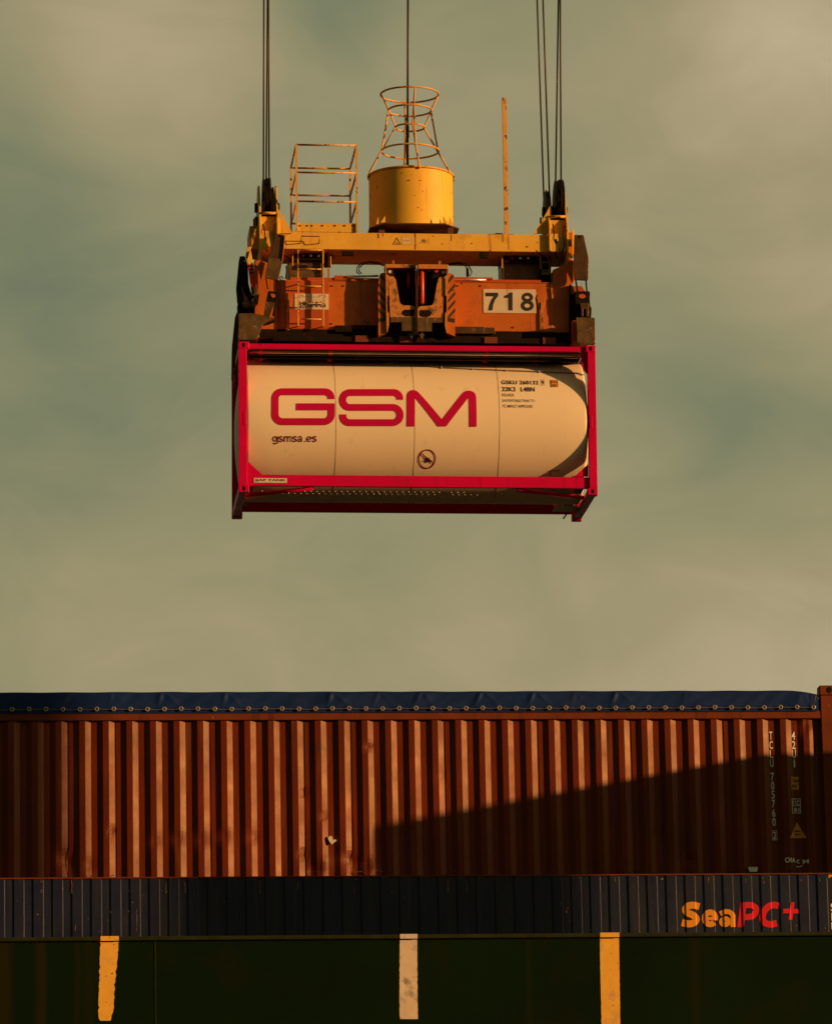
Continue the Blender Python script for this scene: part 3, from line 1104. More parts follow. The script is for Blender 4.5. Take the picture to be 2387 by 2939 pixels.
# ------------------------------------------------------------------ out of frame to the right: a stack on deck and the quay crane
# (their shadows fall across both containers)
axx, azz = SHIP.at(D(1600, 1572), RYF)
gy = YB - 0.12
dy = RYF - gy
stack_x = axx + AZ * dy
stack_top = azz + 0.345 * dy
for i in range(2):
    zt = stack_top - i * 2.6
    st = thing('shipping_container', ['grey container on top of the pair standing beyond the navy one',
                                      'grey container underneath the pair standing beyond the navy one'][i],
               'container', SHIP, (stack_x + 6.1, gy - 1.22, zt - 2.591), 'containers stacked beside the navy one')
    corrugated('side_wall', stack_x, stack_x + 0.15, stack_x + 12.04, zt - 2.47, zt - 0.12, RP, RSEG,
               lambda x, z: gy - 2.43 + corr(x - stack_x, RP, RSEG), M['crane'], st, 1)
    mb = MB()
    mb.box(stack_x, stack_x + 12.19, gy - 2.44, gy, zt - 0.12, zt - 0.001)
    mb.box(stack_x, stack_x + 12.19, gy - 2.44, gy, zt - 2.591, zt - 2.47)
    mb.box(stack_x, stack_x + 0.15, gy - 2.44, gy, zt - 2.47, zt - 0.12)
    mb.box(stack_x + 12.04, stack_x + 12.19, gy - 2.44, gy, zt - 2.47, zt - 0.12)
    mb.box(stack_x + 0.15, stack_x + 12.04, gy - 0.05, gy, zt - 2.47, zt - 0.12)
    mb.build('frame', M['crane'], st)
LEGDY = 12.5
xb0, _ = SHIP.at(D(345, 1880), YB)
ly = YB - LEGDY
lx = xb0 + AZ * LEGDY + 2.32
cr = thing('gantry_crane', 'grey quay crane standing beside the ship', 'crane', SHIP, (lx, ly, 0))
for k, xx in enumerate((lx, lx + 18)):
    mb = MB()
    mb.box(xx, xx + 2.40, ly - 1.15, ly, 0.0, 34)
    mb.build('leg', M['crane'], cr)
mb = MB()
mb.box(lx - 1, lx + 21, ly - 1.5, ly + 0.3, 34, 36)
mb.build('portal_beam', M['crane'], cr)

# ------------------------------------------------------------------ tank container
L, WD, HH = 6.058, 2.438, 2.591
TR, TCY, TCZ = 1.213, 1.219, 1.305
tk = thing('tank_container', 'cream tank in a crimson steel frame with big red lettering, hanging from the crane', 'tank container',
           HANG, (L / 2, WD / 2, 0.0))


def tank_y(x, z):
    q = TR * TR - (z - TCZ) ** 2
    return TCY - math.sqrt(max(0.0, q))


prof = []
XA, XB, HA, HB = -0.012, L - 0.03, 0.19, 0.17
KN = 0.05
for i in range(13):                      # dished end, then a small knuckle, then the straight cladding
    r = (TR - KN) * i / 12
    prof.append((max(r, 0.004), XA + (HA - KN) * (r / (TR - KN)) ** 2))
for i in range(1, 7):
    a = i / 6 * math.pi / 2
    prof.append((TR - KN + KN * math.sin(a), XA + HA - KN * math.cos(a)))
for i in range(1, 12):
    prof.append((TR, XA + HA + (XB - XA - HA - HB) * i / 12))
for i in range(6, 0, -1):
    a = i / 6 * math.pi / 2
    prof.append((TR - KN + KN * math.sin(a), XB - HB + KN * math.cos(a)))
for i in range(12, -1, -1):
    r = (TR - KN) * i / 12
    prof.append((max(r, 0.004), XB - (HB - KN) * (r / (TR - KN)) ** 2))
mb = MB()
mb.lathe(prof, (0, TCY, TCZ), 'x', 128)
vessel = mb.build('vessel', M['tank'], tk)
for p in (c4(1003, 900), c4(1703, 900), c5(783, 900)):
    x, z = HANG.surf(p, tank_y)
    mb = MB()
    mb.lathe([(TR - 0.01, 0.0), (TR + 0.002, 0.0005), (TR + 0.002, 0.0065), (TR - 0.01, 0.007)], (x, TCY, TCZ), 'x', 128, False)
    mb.build('cladding_seam', M['tank_line'], vessel)

# frame: the near side rails sit 5 cm behind the posts
PW = 0.142
for y0, y1 in ((0.0, 0.15), (WD - 0.15, WD)):
    for x0, x1 in ((0.0, PW), (L - PW + 0.006, L)):
        mb = MB()
        mb.box(x0, x1, y0 + 0.006, y1 - 0.006, 0.118, HH - 0.118)
        po = mb.build('corner_post', M['frame_red'], tk, bevel=0.006)
        if y0 == 0.0:
            mb = MB()
            px_ = x1 - 0.068 if x0 == 0 else x0 + 0.010
            mb.prism([(px_ + 0.030 + 0.028 * math.cos(a), 1.27 + (0.09 if math.sin(a) > 0 else -0.09) + 0.028 * math.sin(a))
                      for a in [i * math.pi / 8 for i in range(16)]], 0.0, 0.02)
            mb.build('lashing_recess', M['frame_red'], po, bevel=0.004)
        for z0 in (0.0, HH - 0.118):
            xo0, xo1 = (x0 - 0.002, 0.178) if x0 == 0 else (L - 0.178 + 0.01, L + 0.002)
            mb = MB()
            mb.box(xo0, xo1, y0, y1 + (0.012 if y0 == 0 else 0), z0, z0 + 0.118)
            cs = mb.build('corner_casting', M['frame_red'], tk, bevel=0.01)
            if y0 == 0.0:
                m2 = MB()
                cx, cz = (xo0 + xo1) / 2, z0 + 0.06
                m2.flat([(cx + 0.026 * math.cos(a * math.pi / 10), cz + 0.04 * math.sin(a * math.pi / 10)) for a in range(20)], -0.004)
                m2.build('casting_hole', M['black'], cs)
zr0 = HANG.at(c4(900, 1412), 0.05)[1]
zr1 = HANG.at(c4(900, 1312), 0.05)[1]
zt0 = HANG.at(c4(900, 193), 0.05)[1]
zt1 = HANG.at(c4(900, 148), 0.05)[1]
mb = MB()
mb.box(PW, L - PW + 0.006, 0.052, 0.13, zr0, zr1)
mb.build('bottom_side_rail', M['frame_red'], tk, bevel=0.008)
mb = MB()
mb.box(PW, L - PW + 0.006, 0.046, 0.12, zt0, zt1)
mb.build('top_side_rail', M['frame_red'], tk, bevel=0.008)
mb = MB()
mb.box(PW, L - PW, WD - 0.13, WD - 0.05, 0.12, 0.33)
mb.build('bottom_side_rail', M['frame_red'], tk, bevel=0.008)
mb = MB()
mb.box(PW, L - PW, WD - 0.12, WD - 0.05, HH - 0.12, HH - 0.02)
mb.build('top_side_rail', M['frame_red'], tk, bevel=0.008)
for x0, x1 in ((0.012, 0.13), (L - 0.13, L - 0.012)):
    mb = MB()
    mb.box(x0, x1, 0.162, WD - 0.16, 0.02, 0.16)
    mb.build('end_cross_member', M['frame_red'], tk, bevel=0.006)
    mb = MB()
    mb.box(x0, x1, 0.162, WD - 0.16, HH - 0.12, HH - 0.01)
    mb.build('end_cross_member', M['frame_red'], tk, bevel=0.006)
    for s in (0, 1):
        ya = 0.15 if s == 0 else WD - 0.15
        k = 1 if s == 0 else -1
        for zz, kz in ((0.16, 1), (HH - 0.12, -1)):
            mb = MB()
            mb.prism([(ya, zz), (ya + k * 0.30, zz), (ya, zz + kz * 0.38)], x0 + 0.02, x0 + 0.05, 'x')
            mb.build('end_gusset', M['frame_red'], tk)
# triangular gussets in the near side
tri = [HANG.at(q, 0.07) for q in (c4(214, 1185), c4(214, 1312), c4(352, 1312))]
mb = MB()
mb.prism(tri, 0.06, 0.075)
mb.build('side_gusset', M['frame_red'], tk)
tri = [HANG.at(q, 0.07) for q in (c5(1572, 1215), c5(1572, 1328), c5(1448, 1328))]
mb = MB()
mb.prism(tri, 0.06, 0.075)
mb.build('side_gusset', M['frame_red'], tk)
tri = [HANG.at(q, 0.09) for q in (c5(1572, 205), c5(1505, 215), c5(1512, 285), c5(1545, 400), c5(1572, 420))]
mb = MB()
mb.prism(tri, 0.08, 0.10)
mb.build('side_gusset', M['frame_red'], tk)
# saddle rings that carry the vessel at both ends
for x0 in (0.16, L - 0.30):
    for sgn in (-1, 1):
        mb = MB()
        mb.prism([(TCY + sgn * 0.45, 0.16), (TCY + sgn * 0.92, 0.16), (TCY + sgn * 0.96, 0.40), (TCY + sgn * 0.80, 0.42)], x0, x0 + 0.10, 'x')
        mb.build('saddle', M['maroon'], tk)
# walkway on top, seen from below through its slots
mb = MB()
zw = HH - 0.105
for ya in (0.14, 0.40, 0.66, 0.92, 1.18, 1.44, 1.70, 1.96, 2.22):
    mb.box(0.25, L - 0.25, ya, ya + 0.045, zw - 0.03, zw + 0.012)
x = 0.28
seg = 0
while x < L - 0.3:
    if not (2.0 < x < 2.06 or 4.0 < x < 4.1):
        mb.box(x, x + 0.024, 0.142, 2.25, zw + 0.013, zw + 0.028)
    x += 0.037
mb.build('walkway_grating', M['grate'], tk)
mb = MB()
for xx, ww_ in ((0.55, 0.8), (1.55, 0.95), (2.7, 0.5), (3.3, 1.25), (4.75, 0.3), (5.15, 0.55)):
    mb.box(xx, xx + ww_, 0.55, 1.7, zw - 0.055, zw - 0.032)
mb.build('walkway_tray', M['dark'], tk)
mb = MB()
mb.tube([(0.2, 0.22, zt0 - 0.03), (2.2, 0.22, zt0 - 0.025), (L - 0.25, 0.22, zt0 - 0.03)], 0.016, 8)
mb.build('pipe', M['pale_metal'], tk)
mb = MB()
mb.tube([(0.2, 0.34, zt0 - 0.085), (L - 0.25, 0.34, zt0 - 0.085)], 0.03, 8)
mb.build('pipe', M['dark'], tk)
for p in (c4(340, 200), c4(960, 200), c5(670, 215)):
    x, _ = HANG.at(p, 0.2)
    mb = MB()
    mb.prism([(0.12, zt1), (0.12, zt0 - 0.02), (0.62, zw - 0.10), (0.62, zw - 0.03)], x - 0.035, x + 0.035, 'x')
    mb.build('walkway_bracket', M['frame_red'], tk)
# conduit clipped along the right shoulder
pts = []
for q in ((60, 335), (120, 345), (268, 360), (545, 372), (840, 384), (1135, 396), (1300, 404), (1480, 408), (1530, 425)):
    x, z = HANG.surf(c5(*q), tank_y)
    pts.append((x, tank_y(x, z) - 0.022, z))
mb = MB()
mb.tube(pts, 0.010, 6)
cd = mb.build('conduit', mat('grey_conduit', (0.22, 0.17, 0.12), 0.4, metal=0.3), tk)
for p in pts[2:6]:
    mb = MB()
    mb.box(p[0] - 0.012, p[0] + 0.012, p[1] - 0.016, p[1] + 0.03, p[2] - 0.022, p[2] + 0.02)
    mb.build('clip', M['pale_metal'], cd)
# rows of white dots below the belly, standing in for light through holes
mb = MB()
for row, (yr, x0_, x1_, st_) in enumerate(((1475, 475, 1780, 55), (1500, 335, 1780, 55))):
    for k in range(34):
        xx = (475 if row == 0 else 335) + k * 54
        if xx > 2330:
            break
        yy = yr + (xx - 475) * 0.008
        if 1920 < xx < 1990:
            continue
        u, w = HANG.surf(c4(xx, yy), tank_y)
        yv = tank_y(u, w)
        mb.lathe([(0.010, 0.004), (0.009, -0.006), (0.004, -0.011)], (u, yv, w), 'y', 8)
mb.build('light_dots', mat('white_light_dots', (0.95, 0.92, 0.85), 0.25, metal=0.3), tk)
for xa_, xb_ in ((0.16, 1.25), (L - 0.16, L - 1.35)):
    mb = MB()
    mb.tube([(xa_, 0.75, 0.10), (xb_, 0.12, 0.10)], 0.035, 6)
    mb.build('corner_brace', M['frame_red'], tk)
# outlet valve group at the right underside
vx, vz = HANG.at(c5(1440, 1585), 1.9)
vg = MB()
vg.box(vx - 0.36, vx + 0.22, 1.5, 1.95, vz - 0.10, vz - 0.085)
vo = vg.build('spill_tray', M['tank'], tk)
mb = MB()
mb.tube([(vx - 0.30, 1.75, vz - 0.05), (vx - 0.12, 1.72, vz + 0.04), (vx + 0.05, 1.70, vz + 0.02), (vx + 0.2, 1.70, vz + 0.06)], 0.035, 10)
mb.lathe([(0.07, -0.02), (0.07, 0.02)], (vx - 0.02, 1.70, vz + 0.03), 'x', 16)
mb.lathe([(0.06, -0.015), (0.06, 0.015)], (vx + 0.16, 1.70, vz + 0.05), 'x', 16)
mb.build('outlet_valve', M['pale_metal'], tk)
mb = MB()
mb.box(vx + 0.17, vx + 0.24, 1.62, 1.70, vz - 0.06, vz + 0.0)
mb.build('valve_handle', M['red_hot'], tk)
x, z = HANG.at(c5(1290, 1620), 2.2)
mb = MB()
mb.box(x - 0.03, x + 0.03, 2.18, 2.24, z - 0.02, z + 0.02)
mb.build('red_tag', M['red_hot'], tk)
x, z = HANG.at(c5(1380, 1672), 2.3)
mb = MB()
mb.rod((x, 2.3, z + 0.02), (x - 0.06, 2.3, z - 0.06), 0.014)
mb.build('drain_pipe', M['dark'], tk)
x0_, z0_ = HANG.surf(c5(1240, 1272), tank_y)
mb = MB()
x1_, z1_ = HANG.surf(c5(1316, 1320), tank_y)
for a, b in (((x0_, z0_), (x1_, z0_)), ((x0_, z0_), (x0_, z1_))):
    mb.tube([(a[0], tank_y(*a) - 0.012, a[1]), (b[0], tank_y(*b) - 0.012, b[1])], 0.006, 6)
mb.build('bracket', M['tank_line'], tk)

# writing on the tank
tz = [0.1 + 0.04 * i for i in range(62)]


def tank_shapes(shapes, cf):
    return [([HANG.surf(cf(*v), tank_y) for v in vs], fs) for vs, fs in shapes]


G = stroke([(963, 637, 0), (963, 572, 58), (464, 572, 62), (464, 838, 66), (965, 838, 66), (965, 706, 0), (652, 706, 0)], 62)
S = stroke([(1573, 643, 0), (1573, 578, 58), (1065, 579, 64), (1065, 711, 64), (1575, 711, 66), (1575, 847, 66), (1067, 847, 60), (1067, 773, 0)], 61)
decal('logo_letter', tank_shapes([G], c4), M['logo_red'], tk, tank_y, (), tz, 0.008)
decal('logo_letter', tank_shapes([S], c4), M['logo_red'], tk, tank_y, (), tz, 0.008)
Mo = [(-39, 881), (-40, 620), (-36, 590), (-24, 570), (0, 557), (28, 557), (52, 567), (70, 584), (272, 818), (452, 588), (470, 571),
      (495, 562), (525, 562), (552, 573), (570, 592), (577, 622), (581, 884), (516, 884), (510, 622), (310, 881), (236, 881), (32, 622), (31, 881)]
decal('logo_letter', tank_shapes([poly(*Mo)], c5), M['logo_red'], tk, tank_y, (), tz, 0.008)


def tank_text(s, cf, xa, ya, xb, yb, bold, mm, name='marking_text', spacing=1.0):
    x0, z1 = HANG.surf(cf(xa, ya), tank_y)
    x1, z0 = HANG.surf(cf(xb, yb), tank_y)
    vs, fs = text_faces(s, bold, spacing=spacing)
    return decal(name, [(fit(vs, (x0, x1, z0, z1)), fs)], M[mm], tk, tank_y, (), tz, 0.008)


def glyph_s(cx):
    return [curve_stroke([(cx + 15, 979), (cx + 6, 971), (cx - 6, 971), (cx - 14, 979), (cx - 6, 989), (cx + 6, 993), (cx + 15, 1003), (cx + 6, 1014), (cx - 7, 1014), (cx - 16, 1005)], 9)]


def glyph_a(cx):
    return [curve_stroke(ell(cx - 2, 1003, 14, 11, 0, 324, 9), 8.5, True), curve_stroke([(cx - 15, 981), (cx - 7, 971), (cx + 6, 971), (cx + 13, 982), (cx + 13, 1018)], 9)]


web = [[curve_stroke(ell(465, 991, 17, 20, 0, 330, 11), 9, True), curve_stroke([(487, 968), (487, 1018), (481, 1031), (466, 1035), (449, 1027)], 9)], glyph_s(516),
       [curve_stroke([(549, 1018), (549, 968)], 9), curve_stroke([(549, 985), (560, 971), (574, 973), (579, 986), (579, 1018)], 9), curve_stroke([(579, 985), (590, 971), (604, 973), (609, 986), (609, 1018)], 9)],
       glyph_s(640), glyph_a(687), [poly((727, 1009), (737, 1009), (737, 1018), (727, 1018))],
       [curve_stroke(ell(768, 993, 19, 21, 0, 318, 12), 9), poly((752, 989), (787, 989), (787, 997), (752, 997))], glyph_s(815)]
for gl in web:
    par_ = None
    for i, g_ in enumerate(gl):
        o_ = decal('web_letter' if i == 0 else 'letter_stroke', tank_shapes([g_], c4), M['deep_red'], par_ or tk, tank_y, (), tz, 0.008 + 0.001 * i)
        par_ = par_ or o_
tank_text('GSKU 260132', c5, 800, 470, 1132, 508, 0.016, 'ink', spacing=1.1)
tank_text('9', c5, 1156, 472, 1180, 508, 0.014, 'ink')
x0, z1 = HANG.surf(c5(1148, 464), tank_y)
x1, z0 = HANG.surf(c5(1187, 514), tank_y)
decal('check_digit_box', frame_shape((x0, x1, z0, z1), 0.004), M['guide'], tk, tank_y, (), tz, 0.008)
tank_text('22K2', c5, 804, 529, 930, 568, 0.014, 'ink')
tank_text('L4BN', c5, 972, 530, 1098, 570, 0.014, 'ink')
tank_text('RID/ADR', c5, 807, 588, 916, 614, 0.004, 'ink')
tank_text('UN PORTABLE TANK T11', c5, 808, 638, 1098, 664, 0.004, 'ink')
tank_text('TC IMPACT APPROVED', c5, 811, 687, 1080, 715, 0.004, 'ink')
pts = [HANG.surf(c5(*q), tank_y) for q in ((1237, 468), (1298, 468), (1305, 529), (1244, 530))]
decal('height_label', [poly(*pts)], M['orange_label'], tk, tank_y, (), tz, 0.008)
decal('height_label_edge', frame_shape((pts[0][0], pts[2][0], pts[2][1], pts[0][1]), 0.006), M['ink'], tk, tank_y, (), tz, 0.012)
tank_text('2.6m', c5, 1244, 476, 1294, 494, 0.01, 'deep_red').location.y -= 0.006
tank_text('8\'6"', c5, 1254, 504, 1294, 522, 0.01, 'ink').location.y -= 0.006
cx, cz = HANG.surf(c5(140, 1170), tank_y)
decal('prohibition_ring', [ringshape(cx, cz, 0.131, 0.149, 40)], M['deep_red'], tk, tank_y, (), tz, 0.008)
q = [HANG.surf(c5(*v), tank_y) for v in ((86, 1126), (93, 1118), (196, 1206), (190, 1214))]
decal('prohibition_bar', [poly(*q)], M['deep_red'], tk, tank_y, (), tz, 0.014)
fk = [[(124, 1160), (160, 1160), (166, 1180), (184, 1182), (184, 1198), (124, 1198)], [(115, 1138), (119, 1138), (119, 1196), (115, 1196)],
      [(86, 1190), (118, 1190), (118, 1193), (86, 1193)], [(124, 1199), (138, 1199), (138, 1206), (124, 1206)]]
decal('forklift_pictogram', tank_shapes([poly(*f) for f in fk], c5), M['ink'], tk, tank_y, (), tz, 0.009)
# maker's plate on the bottom rail
x0, z1 = HANG.at(c4(276, 1339), 0.05)
x1, z0 = HANG.at(c4(569, 1383), 0.05)
mb = MB()
mb.box(x0, x1, 0.044, 0.051, z0, z1)
pl = mb.build('maker_plate', M['white_sign'], tk)
x0, z1 = HANG.at(c4(284, 1347), 0.05)
x1, z0 = HANG.at(c4(560, 1374), 0.05)
vs, fs = text_faces('JJAP TANK', 0.02)
decal('maker_text', [(fit(vs, (x0, x1, z0, z1)), fs)], M['ink'], pl, lambda x, z: 0.044, (), (), 0.003)

# ------------------------------------------------------------------ yellow head block
def H(p, y): return HANG.at(p, y)


BY0, BY1 = 0.50, 1.58
bz1 = H(c1(1000, 541), BY0)[1]
bz0 = H(c1(1000, 684), BY0)[1]
hx0 = H(c1(452, 600), BY0)[0]
hx1 = H(c2(1268, 600), BY0)[0]
hb = thing('head_block', 'yellow crane head block with a cable drum, railed platform and rope sheaves', 'crane head block',
           HANG, ((hx0 + hx1) / 2, 1.0, bz0))
mb = MB()
mb.box(hx0, hx1, BY0, BY1, bz0, bz1)
beam = mb.build('main_beam', M['yellow'], hb, bevel=0.012)
# rope sheave blocks at both ends
for side, cf in (('l', c1), ('r', c2)):
    if side == 'l':
        xo, xi = 300, 445
        topo, topi, bot, top_in_y = 158, 160, 765, 540
    else:
        xo, xi = 1254, 1400
        topo, topi, bot, top_in_y = 195, 192, 700, 700
    # two cheek plates in the y-z plane, tapering to the top
    for k, xp in enumerate((xo, xi)):
        xa = H(cf(xp, 600), BY0)[0]
        zt = H(cf(xp, 160 if side == 'l' else 195), 0.95)[1]
        if side == 'l':
            zb = H(cf(xp, 765 if k == 0 else 690), BY0)[1]
        else:
            zb = H(cf(xp, 700 if k == 0 else 795), BY0)[1]
        pl_ = [(0.42, zb), (0.42, bz1 + 0.15), (0.80, zt - 0.06), (0.90, zt), (1.02, zt), (1.12, zt - 0.06), (1.66, bz1 + 0.15), (1.66, zb)]
        mb = MB()
        mb.prism(pl_, xa, xa + 0.032, 'x')
        cp = mb.build('cheek_plate', M['yellow'], hb, bevel=0.005)
        for (yy, zz) in ((0.95, zt - 0.62), (0.95, zt - 0.38)):
            m2 = MB()
            xw = xa - 0.05 if (k == 0) else xa + 0.033
            m2.lathe([(0.085, 0), (0.085, 0.045)], (xw, yy, zz), 'x', 14)
            m2.build('bearing_cap', M['dark'], cp)
    xa = H(cf(xo + 14, 600), BY0)[0]
    xb = H(cf(xi - 2, 600), BY0)[0]
    zs = H(cf(xo + 60, 400 if side == 'l' else 430), BY0)[1]
    zl = H(cf(xo + 60, 668 if side == 'l' else 700), BY0)[1]
    zm_ = H(cf(xo + 60, 530 if side == 'l' else 555), BY0)[1]
    mb = MB()
    mb.box(xa, xb, 0.47, 1.62, zl, zm_)
    mb.box(xa, xb, 0.56, 1.52, zm_ + 0.001, zs)
    mb.build('sheave_box', M['yellow'], hb, bevel=0.008)
    # bar across the top of the box
    zz = H(cf(xo + 60, 380 if side == 'l' else 410), 0.5)[1]
    mb = MB()
    mb.rod((xa, 0.5, zz), (xb, 0.5, zz), 0.025)
    mb.build('guard_bar', M['rail_yellow'], hb)
    # sheaves
    zt = H(cf(xo, 160 if side == 'l' else 195), 0.95)[1]
    shv = ((345, 92), (375, 88), (400, 165)) if side == 'l' else ((1238, 200), (1320, 108), (1352, 105))
    for (sx_, sy_) in shv:
        rad = 0.42
        xs, ztop = H(cf(sx_, sy_), 0.95)
        m2 = MB()
        m2.lathe([(0.05, -0.03), (rad - 0.01, -0.034), (rad, -0.022), (rad - 0.03, 0.0), (rad, 0.022), (rad - 0.01, 0.034), (0.05, 0.03)],
                 (xs, 0.97, ztop - rad), 'x', 40)
        m2.build('sheave', M['black'], hb)
    mb = MB()
    mb.box(xa + 0.06, xb - 0.0, 0.75, 1.25, zs + 0.001, zs + 0.30)
    mb.build('sheave_housing', M['black'], hb)
    # sloping gusset between the block and the beam
    if side == 'l':
        g = [c1(452, 338), c1(470, 360), c1(565, 520), c1(575, 548), c1(452, 548)]
        gy_ = 0.47
    else:
        g = [c2(1262, 200), c2(1225, 290), c2(1130, 548), c2(1120, 562), c2(1262, 562)]
        gy_ = 0.60
    g = [H(q, gy_) for q in g]
    if side == 'l':
        mb = MB()
        mb.prism(g, gy_, gy_ + 0.03)
        mb.build('gusset', M['yellow'], hb)
    else:
        mb = MB()
        mb.prism([H(q, gy_) for q in (c2(1262, 330), c2(1225, 400), c2(1135, 545), c2(1130, 560), c2(1262, 560))], 0.52, 0.55)
        mb.build('gusset', M['yellow'], hb)
# outboard guard box on both ends
xa, z1_ = H(c1(218, 505), 0.9)
xb, z0_ = H(c1(296, 700), 0.9)
mb = MB()
mb.box(xa, xb, 0.75, 1.5, z0_, z1_)
mb.build('outboard_box', M['yellow'], hb, bevel=0.01)
xa, z1_ = H(c2(1412, 545), 0.7)
xb, z0_ = H(c2(1462, 760), 0.7)
mb = MB()
mb.box(xa, xb - 0.03, 0.66, 1.4, z0_ + 0.1, z1_)
mb.box(xb - 0.03, xb, 0.60, 1.45, z0_ + 0.05, z1_ + 0.04)
mb.build('outboard_box', M['yellow'], hb, bevel=0.006)
# triangular webs standing on the end plates
for pts_ in ((c1(318, 545), c1(318, 690), c1(385, 665)), (c2(1272, 555), c2(1272, 700), c2(1340, 698)), (c2(1412, 700), c2(1412, 745), c2(1462, 752))):
    mb = MB()
    mb.prism([H(q, 0.43) for q in pts_], 0.425, 0.445)
    mb.build('web_plate', M['yellow'], hb)

# railed platform
pf = [H(c1(612, 525), 0.48)[0], H(c1(1112, 525), 0.48)[0]]
pz0 = bz1 + 0.004
kz = H(c1(800, 463), 0.50)[1]
mb = MB()
mb.box(pf[0] + 0.02, pf[1] - 0.01, 0.50, 0.512, pz0, kz)
mb.box(pf[0] + 0.02, pf[1] - 0.01, 0.513, 2.0, pz0, pz0 + 0.02)
plat = mb.build('platform', M['yellow'], hb)
ztop = H(D(680, 303), 0.48)[1]
zs_ = [ztop, H(c1(800, 45), 0.48)[1], H(c1(800, 285), 0.48)[1]]
for xx in pf:
    for yy in (0.48, 2.02):
        mb = MB()
        mb.box(xx - 0.017, xx + 0.017, yy - 0.017, yy + 0.017, pz0, ztop)
        mb.build('railing_post', M['rail_yellow'], hb)
for i, zz in enumerate(zs_):
    for yy in (0.48, 2.02):
        mb = MB()
        mb.rod((pf[0], yy, zz), (pf[1], yy, zz), 0.018)
        mb.build('railing_bar', M['rail_yellow'], hb)
    for xx in pf:
        mb = MB()
        mb.rod((xx, 0.48, zz), (xx, 2.02, zz), 0.018)
        mb.build('railing_bar', M['rail_yellow'], hb)

# cable drum
DR, DY = 0.728, 1.12
dcx, dzt = H(c3(765, 1320), DY)
_, dzb = H(c3(765, 1888), DY - DR)
mb = MB()
mb.lathe([(DR, 0), (DR, dzt - dzb)], (dcx, DY, dzb), 'z', 72, False)
mb.lathe([(DR - 0.02, 0), (DR - 0.02, dzt - dzb)], (dcx, DY, dzb), 'z', 72, False)
drum = mb.build('cable_drum', M['yellow_drum'], hb)
mb = MB()
mb.tube([(dcx + (DR + 0.005) * math.cos(a * math.pi / 36), DY + (DR + 0.005) * math.sin(a * math.pi / 36), dzt) for a in range(72)], 0.022, 8, True)
mb.build('rim', M['rail_yellow'], drum)
# dark base tray, eight-sided, its underside visible from the quay
rr = 0.79
octo = []
for k in range(8):
    a = math.pi / 8 + k * math.pi / 4
    octo.append((dcx + rr * 1.0 * math.cos(a), DY + rr * math.sin(a)))
oct2 = [(dcx - 0.76, DY + 0.5), (dcx - 0.76, DY - 0.42), (dcx - 0.50, DY - 0.78), (dcx + 0.52, DY - 0.78), (dcx + 0.78, DY - 0.48), (dcx + 0.78, DY + 0.5),
        (dcx + 0.5, DY + 0.78), (dcx - 0.5, DY + 0.78)]
mb = MB()
mb.prism(oct2, dzb - 0.022, dzb - 0.002, 'z')
mb.build('drum_tray', M['rusty'], drum)
for (xx, yy) in ((dcx - 0.56, 0.55), (dcx + 0.62, 0.55), (dcx - 0.56, 1.4), (dcx + 0.62, 1.4)):
    mb = MB()
    mb.box(xx - 0.05, xx + 0.05, yy - 0.04, yy + 0.04, bz1 + 0.001, dzb - 0.023)
    mb.build('drum_foot', M['rusty'], drum)
for tr_ in ((c3(452, 1790), c3(396, 1895), c3(452, 1885)), (c3(366, 1795), c3(340, 1900), c3(372, 1890)),
            (c3(1158, 1790), c3(1150, 1882), c3(1222, 1895)), (c3(1240, 1795), c3(1222, 1892), c3(1284, 1920))):
    p_ = [H(q, 0.5) for q in tr_]
    yc = 0.34 if tr_[0][0] in (c3(452, 0)[0], c3(1158, 0)[0]) else 0.46
    p_ = [H(q, yc) for q in tr_]
    p_ = [(a, max(b, dzb)) for a, b in p_]
    mb = MB()
    mb.prism(p_, yc, yc + 0.012)
    mb.build('drum_gusset', M['yellow_drum'], drum)
# scuffs on the drum face
def drum_y(x, z): return DY - math.sqrt(max(0.0, DR * DR - (x - dcx) ** 2))
for (xa, ya, xb, yb) in ((708, 1352, 765, 1364), (852, 1354, 912, 1363), (655, 1250, 664, 1285), (768, 1284, 786, 1291), (345, 1415, 356, 1460),
                         (262, 1510, 272, 1590), (338, 1352, 346, 1370), (808, 1536, 820, 1550), (894, 1710, 902, 1730), (905, 1480, 915, 1500)):
    x0, z1 = HANG.surf(c3(xa, ya), drum_y)
    x1, z0 = HANG.surf(c3(xb, yb), drum_y)
    xm = (x0 + x1) / 2
    decal('scuff', [poly((x0, z0 + 0.3 * (z1 - z0)), (xm, z0), (x1, z0 + 0.5 * (z1 - z0)), (xm, z1))], M['rusty'], drum, drum_y, (), (), 0.004)

# bell mouth of bent rods above the drum
ringdef = [(305, 365), (500, 272), (710, 184), (1000, 360)]
rg = []
for (yy, aa) in ringdef:
    _, zz = H(c3(755, yy), DY)
    r_ = aa / 4.275 / 14184 * 83.2
    rg.append((r_, zz))
    mb = MB()
    mb.tube([(dcx - 0.01 + r_ * math.cos(a * math.pi / 30), DY + r_ * math.sin(a * math.pi / 30), zz) for a in range(60)], 0.0165, 8, True)
    mb.build('guide_ring', M['rail_yellow'], hb)
for k in range(4):
    a = -math.pi / 2 + R_(6) + k * math.pi / 2
    def P(i, dr=0.0):
        r_, zz = rg[i]
        return (dcx - 0.01 + (r_ + dr) * math.cos(a), DY + (r_ + dr) * math.sin(a), zz)
    rim = (dcx + (DR + 0.02) * math.cos(a), DY + (DR + 0.02) * math.sin(a), dzt + 0.0)
    mb = MB()
    mb.tube([(rim[0], rim[1], rim[2] - 0.04), rim, (dcx + (DR - 0.02) * math.cos(a), DY + (DR - 0.02) * math.sin(a), dzt + 0.09), P(3), P(1)], 0.0165, 8)
    mb.tube([P(3), P(2), P(1), P(0)], 0.0165, 8)
    mb.build('guide_strut', M['rail_yellow'], hb)

